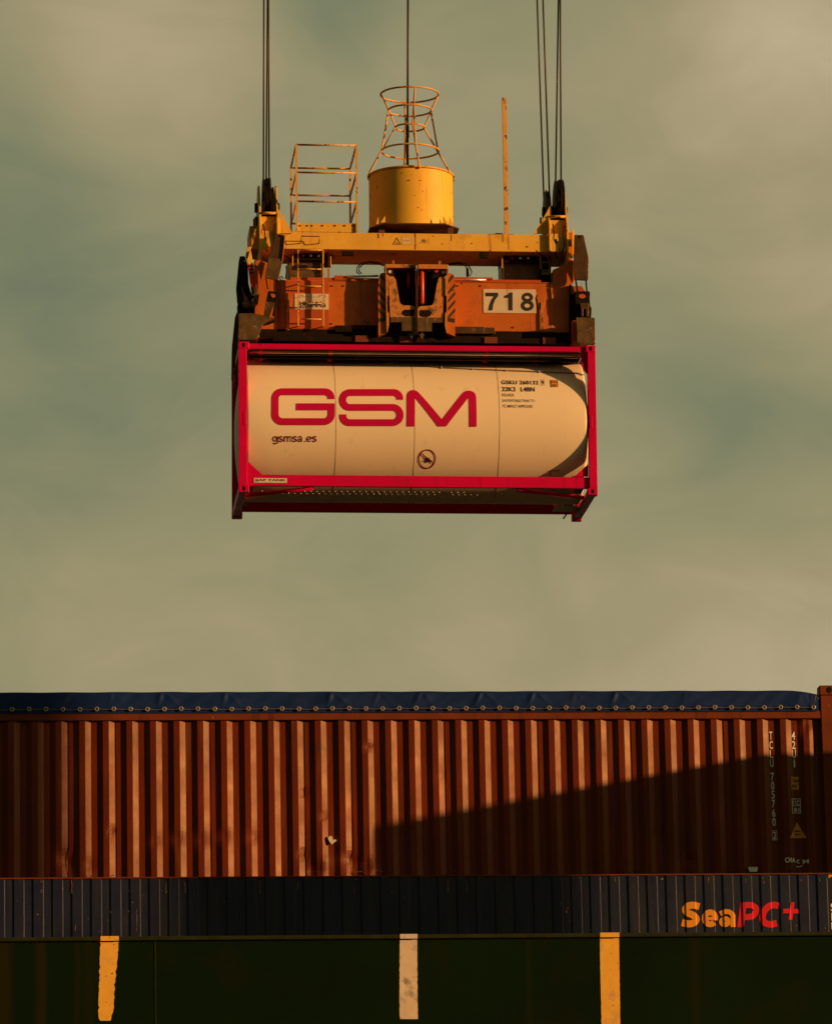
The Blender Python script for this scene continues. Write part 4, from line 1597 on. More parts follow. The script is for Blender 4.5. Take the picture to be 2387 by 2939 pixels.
# pole
xt, zt_ = H(D(1052, 204), 0.56)
xb_, zb_ = H(c2(907, 545), 0.56)
mb = MB()
wv = 0.036
vs = []
for t in (0, 1):
    x = xb_ + (xt - xb_) * t
    z = bz1 + (zt_ - bz1) * t
    for (a, b) in ((-wv, -wv), (wv, -wv), (wv, wv), (-wv, wv)):
        vs.append((x + a, 0.58 + b, z))
mb.add(vs, [(0, 1, 2, 3), (4, 5, 6, 7), (0, 1, 5, 4), (1, 2, 6, 5), (2, 3, 7, 6), (3, 0, 4, 7)])
mb.build('pole', M['rail_yellow'], hb)
mb = MB()
x0, _ = H(c2(750, 545), 0.6)
x1, _ = H(c2(962, 545), 0.6)
mb.box(x0, x1, 0.55, 0.75, bz1 + 0.001, bz1 + 0.018)
x0, _ = H(c2(810, 545), 0.6)
x1, _ = H(c2(870, 545), 0.6)
mb.box(x0, x1, 0.56, 0.7, bz1 + 0.019, bz1 + 0.04)
mb.build('pole_base', M['rusty'], hb)

# bent bar handle, warning triangle, labels
x0, z1 = H(c1(648, 572), 0.36)
x1, z0 = H(c1(800, 618), 0.36)
mb = MB()
mb.tube([(x0, 0.50, z0), (x0, 0.38, z0 + 0.02), (x0, 0.36, z1), (x1, 0.36, z1), (x1, 0.38, z0 + 0.02), (x1, 0.50, z0)], 0.009, 6)
mb.build('bar_handle', M['rusty'], hb)
a_, b_, c_ = (H(q, BY0) for q in (c1(1442, 582), c1(1407, 642), c1(1477, 642)))
def shrink(p, k):
    cx = sum(q[0] for q in p) / 3
    cz = sum(q[1] for q in p) / 3
    return [(cx + (q[0] - cx) * k, cz + (q[1] - cz) * k) for q in p]
outer, inner = [a_, b_, c_], shrink([a_, b_, c_], 0.78)
decal('warning_triangle', [(outer + inner, [(0, 1, 4, 3), (1, 2, 5, 4), (2, 0, 3, 5)])], M['ink'], hb, lambda x, z: BY0, (), (), 0.004)
a_, b_ = H(c1(1428, 618), BY0), H(c1(1456, 632), BY0)
decal('warning_print', [poly((a_[0], a_[1]), (b_[0], b_[1]), (b_[0] - .03, b_[1] - .003))], M['ink'], hb, lambda x, z: BY0, (), (), 0.004)


def hb_rect(name, cf, xa, ya, xb, yb, mm, parent=None, Y=BY0, off=0.004):
    x0, z1 = H(cf(xa, ya), Y)
    x1, z0 = H(cf(xb, yb), Y)
    return decal(name, [poly((x0, z0), (x1, z0), (x1, z1), (x0, z1))], mm if not isinstance(mm, str) else M[mm], parent or hb, lambda x, z: Y, (), (), off)


pale = mat('faded_label', (0.72, 0.50, 0.20), 0.5, var=0.05)
paler = mat('faded_label_edge', (0.72, 0.45, 0.10), 0.5, var=0.05)
hb_rect('faded_label', c1, 1484, 580, 1560, 642, pale)
hb_rect('faded_label', c1, 1561, 583, 1628, 645, paler)
hb_rect('label_print', c1, 1498, 610, 1550, 613, 'rusty', off=0.007)


def hang_text(s, cf, xa, ya, xb, yb, bold, mm, Y, parent, name, off=0.006):
    x0, z1 = H(cf(xa, ya), Y)
    x1, z0 = H(cf(xb, yb), Y)
    vs, fs = text_faces(s, bold)
    return decal(name, [(fit(vs, (x0, x1, z0, z1)), fs)], M[mm], parent, lambda x, z: Y, (), (), off)


hang_text('75T', c2, 203, 606, 243, 630, 0.014, 'ink', BY0, hb, 'load_text')
hang_text('S.W.L', c2, 204, 595, 238, 604, 0.01, 'ink', BY0, hb, 'load_text')
hb_rect('load_frame', c2, 256, 592, 259, 634, 'rusty')
hb_rect('load_frame', c2, 187, 622, 190, 636, 'rusty')
# long rusty runs down the beam
rs = mat('rust_run', (0.30, 0.085, 0.015), 0.7, var=0.3, vscale=8)
for (cf, xa, ya, xb, yb) in ((c2, 144, 548, 154, 684), (c2, 446, 560, 452, 612), (c2, 918, 552, 922, 690), (c2, 928, 552, 931, 690), (c1, 1284, 550, 1296, 590),
                             (c1, 1324, 548, 1331, 575), (c2, 872, 560, 878, 620)):
    hb_rect('rust_run', cf, xa, ya, xb, yb, rs)

# bolts, conduits and junction boxes on the head block
for px_ in (640, 700, 738, 826, 930, 1010, 1080):
    x_, z_ = H(c1(px_, 485 + (px_ * 7) % 14), 0.5)
    mb = MB()
    mb.lathe([(0.017, 0), (0.013, -0.012)], (x_, 0.50, z_), 'y', 8)
    mb.build('bolt', M['rusty'], plat)
for (cf, pts_) in ((c1, ((330, 470), (345, 520), (352, 600), (338, 660), (372, 700))), (c1, ((430, 470), (420, 540), (436, 640), (410, 700))),
                   (c2, ((1290, 470), (1300, 560), (1285, 640), (1310, 710), (1330, 760))), (c2, ((1385, 480), (1372, 560), (1388, 650), (1360, 720))),
                   (c2, ((1150, 690), (1180, 720), (1235, 735), (1262, 780))), (c1, ((480, 690), (505, 730), (540, 745), (560, 790)))):
    mb = MB()
    mb.tube([(*((H(cf(*q), 0.44)[0],)), 0.44, H(cf(*q), 0.44)[1]) for q in pts_], 0.010, 6)
    mb.build('cable_run', M['black'], hb)
for (cf, xa, ya, xb, yb, mm) in ((c1, 250, 430, 272, 500, 'dark'), (c1, 205, 600, 240, 660, 'rusty'), (c2, 1180, 420, 1196, 470, 'dark'), (c2, 1420, 600, 1448, 660, 'rusty'),
                                 (c1, 330, 585, 362, 622, 'dark'), (c2, 1290, 600, 1322, 640, 'dark'), (c1, 985, 700, 1085, 740, 'dark'), (c2, 680, 705, 760, 760, 'dark')):
    x0, z1 = H(cf(xa, ya), 0.47)
    x1, z0 = H(cf(xb, yb), 0.47)
    mb = MB()
    mb.box(x0, x1, 0.43, 0.47, z0, z1)
    mb.build('junction_box', M[mm], hb, bevel=0.006)

# ------------------------------------------------------------------ orange spreader
SY = 0.50
sz1 = H(c1(900, 938), SY)[1]
sz0 = H(c1(900, 1348), SY)[1]
sx0 = H(c1(466, 1000), SY)[0]
sx1 = H(c2(1290, 1000), SY)[0]
spd = thing('container_spreader', 'orange container spreader with number plate 718 locked onto the tank frame', 'container spreader',
            HANG, ((sx0 + sx1) / 2, 1.2, HH))
ob = MB()
ob.box(sx0, sx1, SY, 1.80, sz0, sz1)
sbeam = ob.build('main_beam', M['orange'], spd, bevel=0.012)
x0, _ = H(c1(482, 1000), SY)
x1, _ = H(c1(877, 1000), SY)
mb = MB()
mb.box(x0, x1, SY - 0.008, SY - 0.001, sz0 + 0.02, sz1 - 0.02)
rp = mb.build('red_panel', M['orange_red'], spd)
mb = MB()
mb.box(sx0 + 0.2, sx1 - 0.2, SY + 0.02, SY + 0.5, sz1 + 0.001, sz1 + 0.05)
mb.build('top_flange', M['orange_red'], spd)
x0, z1 = H(c1(925, 898), SY)
x1, z0 = H(c1(1290, 938), SY)
mb = MB()
mb.box(x0, x0 + 0.22, SY + 0.0, SY + 0.3, z0, z1)
x0b, z1b = H(c2(735, 915), SY)
x1b, z0b = H(c2(792, 948), SY)
mb.box(H(c2(460, 915), SY)[0], x1b, SY - 0.01, SY + 0.12, z1b - 0.035, z1b)
mb.build('top_cleat', M['orange_red'], spd)
mb = MB()
mb.tube([(x0 + 0.22, SY - 0.02, z0 + 0.05), (x1, SY - 0.02, z0 + 0.07)], 0.02, 6)
xq, zq = H(c2(470, 936), SY)
mb.tube([(xq, SY - 0.03, zq), (xq + 0.55, SY - 0.03, zq)], 0.018, 6)
mb.build('pipe', M['pale_metal'], spd)
# lower chord, dark, just above the tank
mb = MB()
zlo = HH + 0.10
mb.box(0.25, L - 0.25, 0.51, 1.88, zlo + 0.06, sz0 - 0.001)
mb.build('lower_chord', M['dark'], spd)
mb = MB()
mb.box(0.6, L - 0.6, 0.35, 0.54, zlo + 0.0, zlo + 0.09)
mb.box(0.6, L - 0.6, 1.9, 2.2, zlo + 0.0, zlo + 0.12)
mb.build('telescopic_beam', M['dark'], spd)
mb = MB()
for p in ((c2(0, 1440), c2(140, 1440)), ):
    pass
for xx in (2.0, 2.75, 4.2, 5.2):
    mb.box(xx, xx + 0.22, 0.32, 0.349, zlo - 0.01, zlo + 0.10)
mb.build('guide_block', mat('dark_orange', (0.16, 0.03, 0.008), 0.6), spd)
for (cf, xa, ya, xb, yb) in ((c1, 930, 1312, 1078, 1368), (c1, 1079, 1310, 1288, 1350), (c2, 468, 1322, 722, 1382), (c2, 724, 1330, 810, 1382)):
    x0, z1 = H(cf(xa, ya), 0.44)
    x1, z0 = H(cf(xb, yb), 0.44)
    mb = MB()
    mb.box(x0, x1, 0.44, 0.495, z0, z1)
    mb.build('wear_pad', M['guide'] if ya > 1315 else M['dark'], spd, bevel=0.004)

# end beams at both ends (across the container) and their gooseneck
for side in ('l', 'r'):
    if side == 'l':
        xa = H(c1(262, 1000), 0.45)[0]
        xb = H(c1(466, 1000), 0.45)[0]
        arm = [c1(262, 770), c1(300, 770), c1(360, 790), c1(466, 940), c1(466, 1352), c1(300, 1380), c1(262, 1300)]
    else:
        xa = H(c2(1290, 1000), 0.45)[0]
        xb = H(c2(1470, 1000), 0.45)[0]
        arm = [c2(1290, 850), c2(1340, 830), c2(1412, 800), c2(1432, 760), c2(1470, 775), c2(1470, 940), c2(1440, 1000), c2(1440, 1395), c2(1290, 1380)]
    pts_ = [H(q, 0.54) for q in arm]
    mb = MB()
    mb.prism(pts_, 0.54, 1.78)
    mb.build('gooseneck', M['orange'], spd, bevel=0.01)
for x0, x1 in ((0.06, 0.36), (L - 0.36, L - 0.06)):
    mb = MB()
    mb.box(x0, x1, 0.22, WD - 0.22, HH + 0.12, HH + 0.48)
    mb.build('end_beam', M['orange_red'], spd, bevel=0.01)
# brackets standing on the beam ends
for pts_, yy, mm in (([c1(285, 820), c1(315, 775), c1(352, 800), c1(352, 1000), c1(365, 1040), c1(330, 985)], 0.44, 'orange'),
                     ([c2(1396, 838), c2(1420, 770), c2(1470, 780), c2(1470, 930), c2(1452, 965)], 0.44, 'orange'),):
    mb = MB()
    mb.prism([H(q, yy) for q in pts_], yy, yy + 0.04)
    mb.build('bracket_plate', M[mm], spd)

# joints, weld beads and small fittings on the orange beam
for (cf, xa, ya, xb, yb) in ((c2, 1268, 965, 1272, 1205), (c1, 476, 945, 480, 1340), (c2, 470, 955, 1288, 958), (c1, 880, 945, 1290, 948)):
    x0, z1 = H(cf(xa, ya), SY)
    x1, z0 = H(cf(xb, yb), SY)
    mb = MB()
    mb.box(x0, x1, SY - 0.012, SY - 0.0005, z0, z1)
    mb.build('weld_bead', M['orange_red'], spd)
for (cf, xa, ya) in ((c2, 500, 985), (c2, 560, 1330), (c2, 1250, 985), (c2, 690, 985), (c1, 900, 1300), (c1, 1000, 985), (c1, 1200, 1290), (c2, 960, 1330), (c1, 905, 985)):
    x_, z_ = H(cf(xa, ya), SY)
    mb = MB()
    mb.lathe([(0.018, 0), (0.014, -0.016)], (x_, SY, z_), 'y', 8)
    mb.build('bolt', M['rusty'], spd)
# number plate, sign
x0, z1 = H(c2(712, 1012), SY)
x1, z0 = H(c2(1151, 1214), SY)
mb = MB()
mb.box(x0, x1, SY - 0.010, SY - 0.001, z0, z1)
npl = mb.build('number_plate', M['white_sign'], spd)
def digit(pieces):
    par = None
    for i, (vs, fs) in enumerate(pieces):
        o = decal('digit' if i == 0 else 'digit_loop', [([H(c2(*v), SY) for v in vs], fs)], M['ink'], par or npl, lambda x, z: SY - 0.010, (), (), 0.004 + 0.001 * i)
        par = par or o


digit([poly((731, 1043), (836, 1043), (836, 1070), (812, 1100), (795, 1140), (788, 1190), (755, 1190), (762, 1145), (778, 1105), (800, 1073), (731, 1073))])
digit([poly((955, 1042), (955, 1190), (921, 1190), (921, 1086), (886, 1086), (886, 1066), (912, 1062), (930, 1042))])
digit([curve_stroke(ell(1078, 1082, 34, 26, 0, 330, 11), 26, True), curve_stroke(ell(1078, 1150, 39, 31, 0, 330, 11), 27, True)])
x0, z1 = H(c1(595, 1050), SY)
x1, z0 = H(c1(877, 1184), SY)
mb = MB()
mb.box(x0, x1, SY - 0.016, SY - 0.009, z0, z1)
sg = mb.build('maker_sign', M['white_sign'], spd)
glyphs = {'B': [[(6, 0), (6, 46)], [(6, 3), (22, 3), (28, 12), (22, 22), (6, 22)], [(6, 43), (24, 43), (31, 33), (24, 23), (6, 23)]],
          'R': [[(6, 0), (6, 46)], [(6, 3), (22, 3), (29, 13), (22, 24), (6, 24)], [(18, 24), (31, 46)]],
          'O': [[(18, 3), (8, 9), (4, 23), (8, 37), (18, 43), (28, 37), (32, 23), (28, 9), (18, 3)]],
          'M': [[(4, 46), (4, 0)], [(5, 2), (18, 32)], [(18, 32), (31, 2)], [(32, 0), (32, 46)]],
          'A': [[(4, 46), (18, 2)], [(18, 2), (32, 46)], [(10, 31), (26, 31)]]}
for i, ch in enumerate('BROMMA'):
    for j, seg_ in enumerate(glyphs[ch]):
        vs, fs = stroke([(620 + 40 * i + q[0], 1116 + q[1], 0) for q in seg_], 7.5)
        decal('sign_letter_stroke', [([H(c1(*v), SY - 0.016) for v in vs], fs)], M['ink'], sg, lambda x, z: SY - 0.016, (), (), 0.003 + 0.0007 * j)
for (xa, ya, xb, yb) in ((600, 1080, 640, 1083), (640, 1062, 643, 1083), (643, 1062, 662, 1065), (662, 1062, 665, 1078), (665, 1076, 800, 1079), (800, 1062, 803, 1079),
                         (803, 1062, 850, 1065), (850, 1065, 853, 1085), (622, 1104, 860, 1107)):
    hb_rect('sign_line', c1, xa, ya, xb, yb, 'guide', sg, SY - 0.016, 0.004)

# ladder hung on the near side: stiles are flat bars on edge
LY = 0.34
x0 = H(c1(625, 1000), LY)[0]
x1 = H(c1(834, 1000), LY)[0]
zt_ = H(c1(625, 684), LY)[1]
zb_ = H(c1(625, 1318), LY)[1]
ld = MB()
for xx in (x0, x1):
    ld.box(xx - 0.011, xx + 0.011, LY, LY + 0.045, zb_, zt_)
lad = ld.build('ladder', M['rail_yellow'], spd)
mb = MB()
for yy in (685, 843, 985, 1128, 1259):
    zz = H(c1(700, yy), LY)[1]
    mb.rod((x0, LY + 0.02, zz), (x1, LY + 0.02, zz), 0.012)
mb.build('rungs', M['rail_yellow'], lad)
mb = MB()
for zz in (H(c1(700, 965), LY)[1], zb_ + 0.01):
    for xx in (x0, x1):
        mb.rod((xx, LY + 0.04, zz), (xx, SY, zz + 0.02), 0.010)
mb.build('stand_off', M['rail_yellow'], lad)

# spoon-shaped lock levers
for cf, cx_, cy_, rx_, bx0, bx1, by0, by1 in ((c1, 540, 1078, 36, 534, 552, 1100, 1352), (c2, 1192, 1088, 36, 1190, 1212, 1120, 1370)):
    x, z = H(cf(cx_, cy_), SY - 0.02)
    r_ = rx_ / 2.8933 / 170
    mb = MB()
    pts_ = [(x + r_ * math.cos(a * math.pi / 12), z + r_ * math.sin(a * math.pi / 12)) for a in range(0, 13)]
    pts_ += [(x - r_ * 0.55, z - r_ * 2.6), (x - r_ * 0.2, z - r_ * 2.6), (x + r_ * 0.2, z - r_ * 2.2), (x + r_ * 0.6, z - r_ * 2.6)]
    mb.prism(pts_, SY - 0.026, SY - 0.009)
    lv = mb.build('lever_plate', M['orange'], spd, bevel=0.004)
    xa, z1 = H(cf(bx0, by0), SY - 0.045)
    xb, z0 = H(cf(bx1, by1), SY - 0.045)
    mb = MB()
    mb.box(xa, xb, SY - 0.045, SY - 0.027, z0, z1)
    mb.build('lever_arm', M['orange_pale'], lv)

# equipment boxes with lamp bars under the head block
for cf, xa, ya, xb, yb, rx0, rx1, ry in ((c1, 632, 760, 835, 932, 575, 900, 686), (c2, 865, 785, 1182, 950, 865, 1190, 706)):
    x0, z1 = H(cf(xa - (90 if cf is c1 else 0), ya), 0.9)
    x1, z0 = H(cf(xb, yb), 0.9)
    z0 = sz1 + 0.001
    mb = MB()
    mb.box(x0, x1, 0.85, 1.5, z0, z1)
    eb = mb.build('equipment_box', M['olive'], spd, bevel=0.015)
    fx0, fz = H(cf(rx0, ry), 0.7)
    fx1, _ = H(cf(rx1, ry), 0.7)
    mb = MB()
    mb.box(fx0, fx1, 0.70, 0.74, fz - 0.012, fz + 0.012)
    mb.box(fx0, fx0 + 0.02, 0.70, 0.74, fz - 0.28, fz - 0.013)
    mb.box(fx1 - 0.02, fx1, 0.70, 0.74, fz - 0.28, fz - 0.013)
    mb.build('lamp_bar', M['rail_yellow'], eb)
    mb = MB()
    mb.box(fx0 + 0.03, fx1 - 0.03, 0.76, 0.84, fz - 0.16, fz - 0.06)
    lb = mb.build('lamp_box', M['dark'], eb)
    for k in range(3):
        xx = fx0 + (fx1 - fx0) * (0.28 + 0.20 * k)
        m2 = MB()
        m2.lathe([(0.028, -0.02), (0.02, -0.035)], (xx, 0.76, fz - 0.09), 'y', 12)
        m2.build('lamp', M['pale_metal'] if k else M['red_hot'], lb)
    mb = MB()
    mb.box(fx0 + 0.02, fx1 + 0.04, 0.90, 1.52, z1 + 0.001, z1 + 0.14)
    mb.build('twistlock_housing', M['dark'], eb)
# orange uprights by the left box
x0, z1 = H(c1(868, 720), 0.75)
x1, z0 = H(c1(884, 935), 0.75)
mb = MB()
mb.box(x0, x1, 0.74, 0.78, z0, z1)
mb.build('upright', M['orange'], spd)
# keypad display
x0, z1 = H(c2(1192, 785), 0.7)
x1, z0 = H(c2(1268, 898), 0.7)
mb = MB()
mb.box(x0, x1, 0.66, 0.72, z0, z1)
kp = mb.build('display_unit', mat('grey_plastic', (0.15, 0.13, 0.10), 0.5), spd, bevel=0.008)
hb_rect('screen', c2, 1200, 795, 1258, 852, 'black', kp, 0.66, 0.004)
for k in range(4):
    hb_rect('button', c2, 1202 + 15 * k, 862, 1212 + 15 * k, 872, 'black', kp, 0.66, 0.004)
mb = MB()
mb.box(x0 - 0.02, x1 + 0.02, 0.73, 0.80, z0 - 0.12, z1 + 0.1)
mb.build('display_bracket', M['dark'], spd)

# hoses
for pts_ in ((c1(1135, 890), c1(1110, 870), c1(1115, 830), c1(1150, 795), c1(1210, 782), c1(1280, 790), c1(1345, 808)),
             (c1(1150, 885), c1(1128, 860), c1(1132, 832), c1(1165, 805), c1(1220, 792), c1(1280, 800), c1(1345, 822)),
             (c2(408, 808), c2(450, 798), c2(510, 792), c2(565, 800), c2(600, 830), c2(618, 870), c2(600, 905)),
             (c2(408, 818), c2(450, 806), c2(510, 800), c2(560, 815), c2(588, 850), c2(590, 905)),
             (c1(478, 935), c1(470, 915), c1(485, 905), c1(498, 925)), (c1(525, 820), c1(528, 870), c1(520, 925))):
    mb = MB()
    P3 = [(*H(q, 0.7), ) for q in pts_]
    mb.tube([(a, 0.7, b) for a, b in P3], 0.011, 6)
    mb.build('hose', M['cord'] if pts_[0][0] > 1200 and False else M['black'], spd)
x0, z1 = H(c2(572, 835), 0.8)
x1, z0 = H(c2(590, 905), 0.8)
mb = MB()
mb.box(x0, x1, 0.8, 0.85, z0, z1)
mb.build('hose_clamp', M['dark'], spd)

# central twin twistlock block, two mirrored halves
GY = 0.20
cbk = MB()
x0 = H(g4(285, 700), 0.6)[0]
x1 = H(g4(1400, 700), 0.6)[0]
zt_ = H(g4(600, 270), GY)[1]
zb_ = H(g4(600, 1270), GY)[1]
cbk.box(H(g4(380, 700), GY)[0], H(g4(1290, 700), GY)[0], GY + 0.20, SY + 0.1, zb_, zt_ + 0.02)
cb = cbk.build('central_block', M['dark'], spd)
stripe_dark = mat('black_hazard_stripe', (0.035, 0.028, 0.018), 0.6, var=0.3)
for s in (0, 1):
    def q(x, y, Y=GY):
        if s == 0:
            return H(g4(x, y), Y)
        return H(g4(1691 - x, y + 8), Y)
    # top cap
    mb = MB()
    a0, a1 = q(355, 204), q(825, 268)
    mb.box(min(a0[0], a1[0]), max(a0[0], a1[0]), GY, GY + 0.30, a1[1], a0[1])
    mb.build('top_cap', M['orange_pale'], cb, bevel=0.006)
    # U-shaped front plate, open at the top
    U = [(412, 395), (488, 400), (520, 450), (580, 800), (600, 830), (640, 848), (780, 852), (815, 870), (830, 900), (836, 1246), (612, 1246), (612, 1110), (440, 1110), (425, 900)]
    slot = [(640, 925), (660, 915), (790, 915), (808, 935), (806, 990), (785, 1018), (680, 1022), (650, 1010), (622, 990), (612, 950)]
    mb = MB()
    mb.prism([q(*p) for p in U], GY, GY + 0.025)
    mb.build('front_plate', M['orange_pale'], cb)
    mb = MB()
    mb.flat([q(*p) for p in slot], GY - 0.004)
    mb.build('slot', M['black'], cb)
    mb = MB()
    mb.prism([q(*p) for p in ((440, 1032), (836, 1032), (836, 1246), (612, 1246), (612, 1110), (440, 1110))], GY - 0.012, GY - 0.001)
    mb.build('scraped_lower_plate', M['olive'], cb)
    # side flange strip
    mb = MB()
    mb.prism([q(*p) for p in ((357, 270), (372, 270), (372, 380), (405, 385), (405, 690), (385, 705), (385, 940), (410, 980), (412, 1160), (385, 1275), (375, 1275))], GY - 0.03, GY + 0.03)
    mb.build('side_flange', M['orange_pale'], cb)
    # centre web
    mb = MB()
    mb.prism([q(*p) for p in ((822, 206), (830, 206), (842, 640), (838, 1300), (832, 1300), (832, 640))], GY - 0.05, GY + 0.10)
    mb.build('centre_web', M['rusty'], cb)
    # lug; a pale disc stands in for the light in its round hole
    mb = MB()
    mb.prism([q(*p) for p in ((372, 272), (470, 272), (500, 372), (372, 378))], GY + 0.06, GY + 0.08)
    mb.build('lug', M['maroon'], cb)
    cx_, cz_ = q(432, 311)
    mb = MB()
    mb.flat([(cx_ + 0.028 * math.cos(a * math.pi / 10), cz_ + 0.028 * math.sin(a * math.pi / 10)) for a in range(20)], GY + 0.054)
    mb.build('hole_light_disc', mat('pale_hole_light', (0.62, 0.64, 0.55), 0.4), cb)
    # hazard-striped cheek
    ch = [(275, 360), (300, 345), (358, 335), (372, 1275), (250, 1320), (243, 520)]
    mb = MB()
    P4 = [q(x, y, 0.22) for x, y in ch]
    mb.prism(P4, 0.22, SY - 0.002)
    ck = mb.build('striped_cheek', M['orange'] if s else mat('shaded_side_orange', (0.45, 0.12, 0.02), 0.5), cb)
    st_sh = []
    st_sh.append(poly(*[q(*p, 0.22) for p in ((275, 372), (300, 372), (362, 455), (362, 510), (270, 398))]))
    for y0_ in (498, 625, 752, 885):
        st_sh.append(poly(*[q(*p, 0.22) for p in ((248, y0_), (362, y0_ + 130), (362, y0_ + 178), (248, y0_ + 48))]))
    st_sh.append(poly(*[q(*p, 0.22) for p in ((252, 1050), (366, 1034), (368, 1092), (254, 1112))]))
    decal('hazard_stripes', st_sh, stripe_dark, ck, lambda x, z: 0.22, (), (), 0.004)
    # hook at the bottom
    hx, hz = q(765, 1310)
    mb = MB()
    mb.prism([(hx - 0.045, hz + 0.03), (hx + 0.045, hz + 0.03), (hx + 0.02, hz - 0.03), (hx, hz - 0.055), (hx - 0.02, hz - 0.03)], GY + 0.02, GY + 0.10)
    mb.rod((hx, GY + 0.05, hz + 0.02), (hx, GY + 0.05, hz + 0.1), 0.02)
    mb.build('twistlock', M['olive'], cb)
    # little tab above
    a0, a1 = q(466, 138), q(502, 203)
    mb = MB()
    mb.box(min(a0[0], a1[0]), max(a0[0], a1[0]), GY + 0.05, GY + 0.08, a1[1], a0[1])
    mb.build('tab', M['orange'], cb)
    # cylinder inside
    if s == 1:
        a0, a1 = H(g4(890, 310), GY + 0.08), H(g4(965, 830), GY + 0.08)
        mb = MB()
        mb.lathe([(0.02, 0), (0.038, 0.03), (0.038, a0[1] - a1[1] - 0.03), (0.025, a0[1] - a1[1])], ((a0[0] + a1[0]) / 2, GY + 0.10, a1[1]), 'z', 20)
        mb.build('hydraulic_cylinder', mat('orange_red_cylinder', (0.62, 0.05, 0.012), 0.35), cb)
        a0, a1 = H(g4(862, 385), GY + 0.08), H(g4(892, 530), GY + 0.08)
        mb = MB()
        mb.box(a0[0], a1[0], GY + 0.10, GY + 0.14, a1[1], a0[1])
        mb.build('red_cover', M['red_hot'], cb)
        a0 = H(g4(940, 625), GY)
        mb = MB()
        mb.prism([(a0[0] - .015, a0[1] - .02), (a0[0] + .012, a0[1] - .01), (a0[0] + .01, a0[1] + .025)], GY + 0.04, GY + 0.055)
        mb.build('bright_clip', M['pale_metal'], cb)
        a0, a1 = H(g4(1118, 290), GY + .04), H(g4(1180, 340), GY + .04)
        mb = MB()
        mb.prism([(a0[0], a1[1] + .02), (a0[0] + .03, a1[1]), (a1[0], a1[1] + .01), (a1[0], a0[1] - 0.005), (a0[0] + .03, a0[1])], GY + 0.04, GY + 0.055)
        mb.build('red_cover', M['red_hot'], cb)
    else:
        a0, a1 = H(g4(700, 300), GY + 0.08), H(g4(760, 560), GY + 0.08)
        mb = MB()
        mb.lathe([(0.03, 0), (0.03, a0[1] - a1[1])], ((a0[0] + a1[0]) / 2, GY + 0.18, a1[1]), 'z', 20)
        mb.build('hydraulic_cylinder', mat('dim_red_cylinder', (0.30, 0.03, 0.01), 0.4), cb)
# small rod lying under the head block
a0, a1 = H(g4(362, 78), 0.75), H(g4(635, 22), 0.75)
mb = MB()
mb.prism([(a0[0], a0[1] - .008), (a0[0] + .2, a0[1] + .035), (a1[0], a1[1]), (a0[0] + .14, a1[1] - .01)], 0.75, 0.77)
mb.build('cross_strut', M['orange_pale'], spd)

# corner guides (flippers) and the twistlock corners
def plate(name, pts_, y, mm, t=0.03, par=None, bev=0.006):
    m_ = MB()
    m_.prism([H(q, y) for q in pts_], y, y + t)
    return m_.build(name, M[mm], par or spd, bevel=bev)


# left: raised far flipper (bent plate), dark near-end flipper, actuator arm, corner gather plate
fl = plate('raised_guide', (g5(770, 172), g5(912, 205), g5(880, 600), g5(640, 575)), 0.27, 'guide', 0.04)
plate('guide_tip', (g5(640, 572), g5(880, 596), g5(870, 660), g5(805, 940), g5(790, 948), g5(600, 915), g5(582, 900)), 0.25, 'olive', 0.04, fl)
plate('guide_edge', (g5(905, 205), g5(915, 208), g5(880, 625), g5(860, 628)), 0.235, 'orange_red', 0.04, fl)
cx_, cz_ = H(g5(830, 218), 0.27)
mb = MB()
mb.flat([(cx_ + 0.02 * math.cos(a * math.pi / 8), cz_ + 0.02 * math.sin(a * math.pi / 8)) for a in range(16)], 0.265)
mb.build('pin_hole', M['black'], fl)
plate('linkage_rod', (g5(590, 920), g5(608, 920), g5(640, 1100), g5(618, 1100)), 0.28, 'dark')
plate('linkage_rod', (g5(768, 940), g5(788, 940), g5(800, 1160), g5(780, 1150)), 0.28, 'dark')
plate('linkage_block', (g5(635, 1125), g5(780, 1140), g5(820, 1150), g5(830, 1210), g5(790, 1270), g5(745, 1520), g5(705, 1520), g5(745, 1320), g5(600, 1290), g5(620, 1200)), 0.26, 'dark', 0.10)
plate('linkage_disc', (g5(665, 1175), g5(710, 1168), g5(750, 1190), g5(750, 1225), g5(720, 1245), g5(690, 1235), g5(675, 1205)), 0.245, 'orange_red', 0.012)
plate('motor_cover', (g5(600, 1295), g5(745, 1320), g5(720, 1400), g5(660, 1540), g5(560, 1530)), 0.24, 'guide', 0.12)
plate('red_shim', (g5(705, 1405), g5(722, 1412), g5(690, 1510), g5(655, 1540)), 0.235, 'orange_red', 0.004, None, 0)
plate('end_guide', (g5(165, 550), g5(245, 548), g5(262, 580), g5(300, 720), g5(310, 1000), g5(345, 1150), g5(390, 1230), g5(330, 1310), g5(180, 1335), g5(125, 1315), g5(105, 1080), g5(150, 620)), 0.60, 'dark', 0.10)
cx_, cz_ = H(g5(242, 632), 0.6)
mb = MB()
mb.flat([(cx_ + 0.012 * math.cos(a * math.pi / 8), cz_ + 0.012 * math.sin(a * math.pi / 8)) for a in range(16)], 0.595)
mb.build('rivet', M['stencil'], spd)
ar = plate('actuator_arm', (g5(420, 95), g5(445, 98), g5(450, 120), g5(360, 400), g5(290, 610), g5(262, 560), g5(262, 520), g5(300, 380)), 0.45, 'rail_yellow', 0.05)
plate('arm_knee', (g5(332, 455), g5(345, 460), g5(390, 690), g5(296, 685), g5(285, 600)), 0.40, 'yellow', 0.05, ar)
plate('arm_red_band', (g5(297, 687), g5(390, 692), g5(443, 1035), g5(350, 1060)), 0.40, 'red_hot', 0.05, ar)
